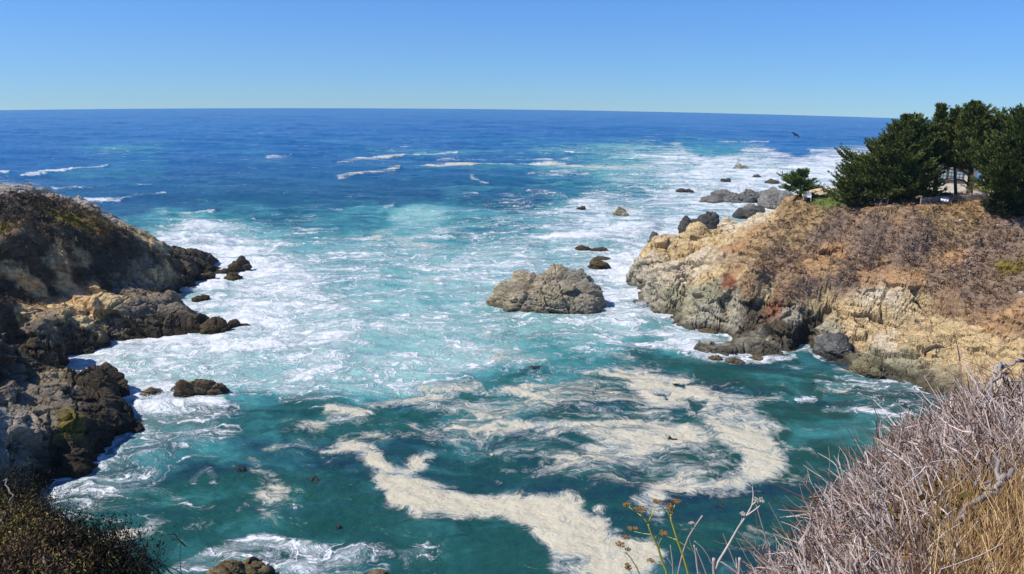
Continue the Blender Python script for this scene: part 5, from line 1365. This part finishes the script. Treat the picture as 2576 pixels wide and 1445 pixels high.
# golden grass in front of the shrubs
r = np.random.default_rng(41)
root = sample(SR, 5200, r, GR_REG); n = len(root)
g = Geo()
pal = np.array([(.56, .37, .17), (.46, .28, .11), (.62, .44, .23), (.26, .145, .06), (.16, .09, .04)])
dirs = np.stack([r.normal(-.05, .45, n), r.normal(0, .45, n), np.full(n, 1.0)], 1) + np.stack([fbm(root * 2.3 + 3 * k, 2) for k in range(3)], 1) * np.array((1.5, 1.5, 0))
L = r.uniform(.16, .42, n)
strands(g, root - dirs * (L * .75)[:, None], dirs, L, r.uniform(.0018, .0045, n), r, pal[r.integers(0, 5, n)] * r.uniform(.7, 1.2, (n, 1)), .35, m=5, taper=.25)
g_o = g.obj("dry_grass", MAT_TWIG); tag(g_o, "golden dry grass on the bank at the lower right", "grass", kind="stuff")
# russet low leaves between grass and twigs
r = np.random.default_rng(42)
c0 = sample(SR, 2600, r, [(2180, 1420), (2260, 1290), (2330, 1200), (2440, 1150), (2500, 1200), (2440, 1330), (2330, 1440)]); n = len(c0)
c0 = c0 + r.normal(0, .05, c0.shape) - np.array((0, 0, .06))
d_ = r.normal(size=(n, 3)); d_[:, 2] = np.abs(d_[:, 2]) + .3; d_ /= np.linalg.norm(d_, axis=1)[:, None]
s_ = np.cross(d_, r.normal(size=(n, 3))); s_ /= np.linalg.norm(s_, axis=1)[:, None]
l_ = r.uniform(.03, .07, (n, 1))
v = np.stack([c0, c0 + d_ * l_ * .5 + s_ * l_ * .2, c0 + d_ * l_, c0 + d_ * l_ * .5 - s_ * l_ * .2], 1).reshape(-1, 3)
pal = np.array([(.17, .08, .02), (.12, .10, .02), (.22, .12, .03), (.08, .07, .015)])
tag(mesh_obj("low_leaves", v, np.arange(4 * n).reshape(-1, 4), MAT_LEAF, cols=np.repeat(pal[r.integers(0, 4, n)], 4, 0)), "small russet and olive leaves among the shrub and the dry grass", "leaves", kind="stuff")

# bare dead branches over the upper shrub
def branch(label, paths, rad, col=(.52, .45, .41), name="dead_branch"):
    g = Geo()
    for pth, (ra, rb) in zip(paths, rad):
        P = np.array([at_dist(*q) for q in pth]); n_ = len(P)
        s0 = np.linspace(0, 1, n_); s1 = np.linspace(0, 1, n_ * 4)
        Q = np.stack([np.interp(s1, s0, P[:, j]) for j in range(3)], 1) + np.random.default_rng(int(pth[0][0])).normal(0, .012, (n_ * 4, 3))
        g.tube(Q, np.linspace(ra, rb, n_ * 4) * np.random.default_rng(n_).uniform(.75, 1.25, n_ * 4), 7, np.array(col) * np.random.default_rng(3).uniform(.6, 1.2))
    return tag(g.obj(name, MAT_TWIG, None, True), label, "branch")
branch("thick pale dead branch forking over the upper shrub at the right edge", [[(2600, 905, 6.3), (2570, 910, 6.3), (2535, 917, 6.3), (2518, 920, 6.2), (2506, 945, 6.0), (2492, 985, 5.9), (2482, 1016, 5.7), (2468, 1016, 5.7)], [(2600, 885, 6.3), (2570, 905, 6.3)], [(2518, 920, 6.2), (2524, 945, 6.2), (2538, 962, 6.2), (2570, 955, 6.3), (2600, 985, 6.2)], [(2576, 990, 5.9), (2540, 1005, 5.9), (2515, 1018, 5.8), (2480, 1050, 5.6), (2462, 1075, 5.3), (2440, 1096, 5.0)]],
       [(.013, .007), (.012, .008), (.009, .004), (.009, .004)])
branch("stout bleached dead stick leaning out of the golden grass", [[(2430, 1300, 3.2), (2455, 1270, 3.35), (2490, 1235, 3.5), (2520, 1200, 3.6), (2545, 1170, 3.8)], [(2490, 1235, 3.5), (2470, 1205, 3.55)], [(2520, 1200, 3.6), (2500, 1150, 3.9)]], [(.013, .010), (.006, .003), (.009, .006)])

# ------------------------------------------------------------------ fennel and dry stalks at the bottom edge
zf = lambda x, y: ((2400 + x * .3106) * .6289, (1950 + y * .3106) * .6289)
def stalk(name, label, paths, umbels, col, ucol, D=3.1, group=None, cat="plant", rad=.0042):
    b0 = at_dist(*zf(*paths[0][0][0][:2]), D)
    root = empty(name, b0, label, cat, group)
    g = Geo()
    for pth, ra, rb in paths:
        P = np.array([at_dist(*zf(x, y), D + dz) for x, y, dz in pth])
        s0 = np.linspace(0, 1, len(P)); s1 = np.linspace(0, 1, len(P) * 3)
        Q = np.stack([np.interp(s1, s0, P[:, j]) for j in range(3)], 1)
        g.tube(Q, np.linspace(ra, rb, len(s1)) * rad / .0042 * 1.25, 6, np.array(col))
    g.obj("stem", MAT_TWIG, root, True)
    for (x, y, w_, up) in umbels:
        c = at_dist(*zf(x, y), D); wv = 1.15 * w_ * .3106 * .6289 / FP * D / 2
        g = Geo(); r = np.random.default_rng(int(x + y))
        for k in range(20):
            a_ = r.uniform(0, 6.28); q_ = math.sqrt(r.random()) * wv
            tip = c + np.array((q_ * math.cos(a_), q_ * math.sin(a_), wv * .25 * up + r.normal(0, .06) * wv))
            g.tube([c - np.array((0, 0, wv * .15)), (c + tip) / 2 + np.array((0, 0, wv * .1)), tip], .0011, 3, np.array(ucol) * .8)
            for j in range(3):
                e = tip + r.normal(0, .10 * wv, 3) * (1, 1, .5); g.box(e, (.0032, .0032, .0042), r.uniform(0, 3), np.array(ucol) * r.uniform(.7, 1.2))
        g.obj("umbel", MAT_TWIG, root)
    return root
YG, RUSTY, BONE = (.50, .46, .08), (.34, .19, .06), (.58, .52, .46)
stalk("fennel_stalk", "yellow-green fennel stalk with rusty seed heads, left of the upright pair", [([(880, 1200, 0), (850, 1060, 0), (800, 960, 0), (750, 780, 0), (680, 640, 0), (640, 540, 0), (620, 470, 0)], .0048, .0034), ([(620, 470, 0), (540, 370, 0), (470, 330, .02), (370, 250, .03)], .003, .0012), ([(620, 470, 0), (660, 370, 0), (730, 240, .02)], .0028, .0012), ([(540, 370, 0), (535, 290, .01)], .0012, .001), ([(665, 610, 0), (560, 595, .02), (440, 570, .04)], .0016, .001), ([(750, 770, 0), (770, 700, 0), (795, 650, 0)], .0012, .0008), ([(810, 995, 0), (740, 975, 0), (640, 950, .02)], .0015, .001)],
      [(535, 290, 150, .6), (345, 230, 110, .6), (735, 200, 120, .9), (420, 540, 120, .9), (650, 945, 90, .6)], YG, RUSTY)
stalk("fennel_stalk", "yellow-green fennel stalk with the highest rusty seed head, right one of the pair", [([(1160, 1200, 0), (1130, 1080, 0), (1070, 880, 0), (1010, 720, 0), (960, 560, 0), (920, 430, 0), (910, 380, 0)], .0048, .0034), ([(910, 380, 0), (935, 300, 0), (975, 205, .01)], .003, .0022), ([(910, 380, 0), (865, 310, 0), (770, 235, .02)], .002, .001), ([(985, 680, 0), (920, 650, .02), (840, 630, .03)], .0016, .001), ([(1000, 690, 0), (1090, 745, 0), (1190, 825, 0)], .0015, .001)],
      [(990, 185, 115, .7), (890, 240, 90, .6), (925, 310, 70, .4), (820, 600, 110, .9)], YG, RUSTY)
stalk("fennel_stalk", "short thin fennel stalk leaning left over the cream foam", [([(540, 1200, 0), (480, 1050, 0), (410, 930, 0), (350, 855, 0), (240, 815, .02)], .0028, .0012), ([(350, 855, 0), (315, 780, 0), (315, 720, 0)], .0012, .0008), ([(420, 1130, 0), (375, 1050, 0)], .0013, .001), ([(480, 1040, 0), (470, 980, 0)], .001, .0008)],
      [(260, 745, 130, 1.0), (360, 800, 60, .5), (330, 650, 90, 1.2), (370, 1040, 100, .5), (350, 1000, 60, .5)], (.42, .36, .10), RUSTY)
stalk("dry_stalk", "long bone-white dry stalk slanting right, forked under a bare umbel", [([(1490, 1060, 0), (1530, 950, 0), (1640, 770, 0), (1780, 520, 0), (1890, 360, 0), (1960, 230, .02), (1975, 90, .03), (1960, -10, .04)], .0052, .0012), ([(1960, 230, .02), (2020, 175, .02)], .0026, .002), ([(1895, 360, 0), (1980, 300, .01), (2060, 238, .02)], .0026, .0018), ([(1800, 480, 0), (1830, 400, 0)], .001, .0008)], [(2040, 165, 130, .2), (1840, 345, 70, .5)], BONE, (.5, .45, .38))
stalk("dry_stalk", "thin grey dry stalk leaning right between the fennel pair and the bone-white stalk", [([(990, 1200, 0), (1030, 1000, 0), (1070, 830, 0), (1140, 640, 0), (1220, 510, 0), (1320, 365, 0)], .0034, .0028), ([(1140, 640, 0), (1180, 560, 0), (1185, 470, 0)], .0012, .0009), ([(1140, 640, 0), (1190, 800, 0), (1250, 900, 0), (1260, 1150, 0)], .0016, .0012)], [(1180, 465, 60, .5)], (.42, .35, .30), (.45, .38, .3))
stalk("dry_stalk", "cluster of split grey stubs standing at the bottom edge", [([(1280, 1200, 0), (1250, 1000, 0), (1235, 860, 0), (1210, 745, 0)], .0046, .0026), ([(1400, 1200, 0), (1310, 960, 0), (1235, 780, 0)], .0030, .0016), ([(1480, 1200, 0), (1465, 1050, 0), (1465, 915, 0)], .0062, .0055), ([(950, 1200, 0), (935, 960, 0), (905, 735, 0)], .0034, .0014), ([(950, 1050, 0), (900, 960, 0), (865, 910, 0)], .0022, .0012), ([(1790, 1180, 0), (1795, 1050, 0), (1800, 910, 0)], .0055, .005), ([(1540, 945, 0), (1620, 1000, 0), (1760, 1100, 0), (1850, 1200, 0)], .004, .003), ([(1450, 1010, 0), (1390, 880, 0), (1320, 780, 0), (1215, 690, 0)], .0018, .0012)], [], (.50, .42, .36), BONE)

# ------------------------------------------------------------------ leafy bank at the lower left
def leafy(name, label, region, n, seed, pal, leaf=(.010, .024), lean=(0, 0, 1), cat="shrub", spread=.1, stem=(.06, .045, .03)):
    r = np.random.default_rng(seed)
    c = sample(SL, n, r, region); n = len(c)
    t = empty(name, c[np.argmin(c[:, 2])], label, cat)
    cl = np.stack([fbm(c * 2.2 + seed + 5 * k, 3) for k in range(3)], 1)
    c[:, 2] -= .10
    c = c + cl * .28 + r.normal(0, spread, c.shape) * np.array((1, 1, .7))
    nb = 12
    sp = np.array(lean) + r.normal(0, .35, (n, 3)); sp /= np.linalg.norm(sp, axis=1)[:, None]
    along = r.uniform(-.08, .06, (n, nb, 1))
    o_ = c[:, None] + sp[:, None] * along + r.normal(0, .008, (n, nb, 3))
    d_ = sp[:, None] * .7 + r.normal(0, .7, (n, nb, 3)); d_ /= np.linalg.norm(d_, axis=2)[..., None]
    s_ = np.cross(d_, r.normal(size=(n, nb, 3))); s_ /= np.linalg.norm(s_, axis=2)[..., None]
    l_ = r.uniform(leaf[0], leaf[1], (n, nb, 1))
    v = np.stack([o_, o_ + d_ * l_ * .5 + s_ * l_ * .17, o_ + d_ * l_, o_ + d_ * l_ * .5 - s_ * l_ * .17], 2).reshape(-1, 3)
    pal = np.array(pal); k = np.clip(fbm(c * 1.6 + seed, 3) * len(pal) + len(pal) / 2 + r.normal(0, .8, n), 0, len(pal) - .01).astype(int)
    col = np.broadcast_to((pal[k] * r.uniform(.7, 1.3, (n, 1)))[:, None, None], (n, nb, 4, 3)).reshape(-1, 3)
    mesh_obj("foliage", v, np.arange(len(v)).reshape(-1, 4), MAT_LEAF, t, col)
    g = Geo(); m_ = min(n, n // 3)
    strands(g, c[:m_] - sp[:m_] * .32, sp[:m_], .34, r.uniform(.0015, .004, m_), r, np.tile(stem, (m_, 1)) * r.uniform(.6, 1.6, (m_, 1)), .2)
    g.obj("stems", MAT_TWIG, t)
    return t
SHADE_DK = [(.008, .009, .005), (.010, .012, .006), (.014, .013, .007), (.007, .007, .005)]  # shade of the backlit side put into the leaf colour
WD = [(.10, .07, .028), (.20, .13, .05), (.07, .06, .02), (.24, .19, .05), (.15, .085, .05), (.03, .025, .012)]
leafy("shade_dark_shrub", "evergreen shrub coloured near-black for its shaded side at the left bank's right end, fine upright sprigs", [(180, 1370), (235, 1398), (280, 1430), (305, 1500), (190, 1500), (150, 1430)], 2600, 61, SHADE_DK)
leafy("shade_dark_shrub", "evergreen shrub, its shade put into near-black leaves, in the middle of the left bank, above the crossed twigs", [(60, 1290), (100, 1325), (145, 1352), (210, 1362), (215, 1420), (120, 1420), (60, 1360)], 6500, 62, SHADE_DK)
leafy("shade_dark_shrub", "leafy shrub coloured dark for its backlit side, at the foot of the shore rocks, highest on the left bank", [(-20, 1215), (5, 1220), (50, 1280), (80, 1330), (20, 1330), (-20, 1300)], 3600, 63, [(.02, .02, .01), (.03, .026, .012), (.05, .04, .016)])  # dark leaf colour carries the backlit shade here too
leafy("weed_clump", "brown and olive weed clump filling the photo's lower left corner", [(-30, 1290), (60, 1340), (120, 1410), (170, 1440), (150, 1500), (-30, 1500)], 7500, 64, WD, (.010, .026))
leafy("flowering_weed", "little yellow-leaved weed catching the sun at the left edge", [(8, 1322), (38, 1318), (46, 1350), (20, 1362)], 46, 65, [(.60, .52, .05), (.5, .42, .05), (.34, .36, .06)], (.02, .035), cat="weed", spread=.03)
for k, (pth, lb) in enumerate([([(90, 1397, 3.9), (118, 1420, 3.8), (122, 1450, 3.7)], "short curved brown twig arching over the weed clump"), ([(98, 1440, 3.7), (110, 1415, 3.75), (125, 1405, 3.8), (160, 1397, 3.9)], "pale forked twig crossing the weed clump"), ([(145, 1418, 3.8), (165, 1430, 3.75), (172, 1450, 3.7)], "curved brown twig nearest the dark evergreen shrub"), ([(5, 1310, 4.8), (30, 1260, 5.2), (28, 1230, 5.4), (15, 1200, 5.6)], "thin grey arching twig at the left edge over the shore rocks"), ([(0, 1310, 4.8), (40, 1340, 4.6), (60, 1370, 4.4)], "straight dead stick slanting down at the left edge")]):
    branch(lb, [pth], [(.007, .004)], (.30, .25, .21), "dead_twig")

# ------------------------------------------------------------------ sea air
def haze():
    m = bpy.data.materials.new("sea_haze"); m.use_nodes = True
    nt = m.node_tree; nt.nodes.remove(nt.nodes["Principled BSDF"])
    v = nt.nodes.new("ShaderNodeVolumePrincipled")
    v.inputs["Color"].default_value = (.62, .84, 1.0, 1); v.inputs["Density"].default_value = .00010; v.inputs["Anisotropy"].default_value = .2
    nt.links.new(v.outputs[0], nt.nodes["Material Output"].inputs["Volume"])
    g = Geo(); g.box((0, 900, 27), (5200, 2400, 166)); o = g.obj("haze", m)
    tag(o, kind="stuff")
haze()
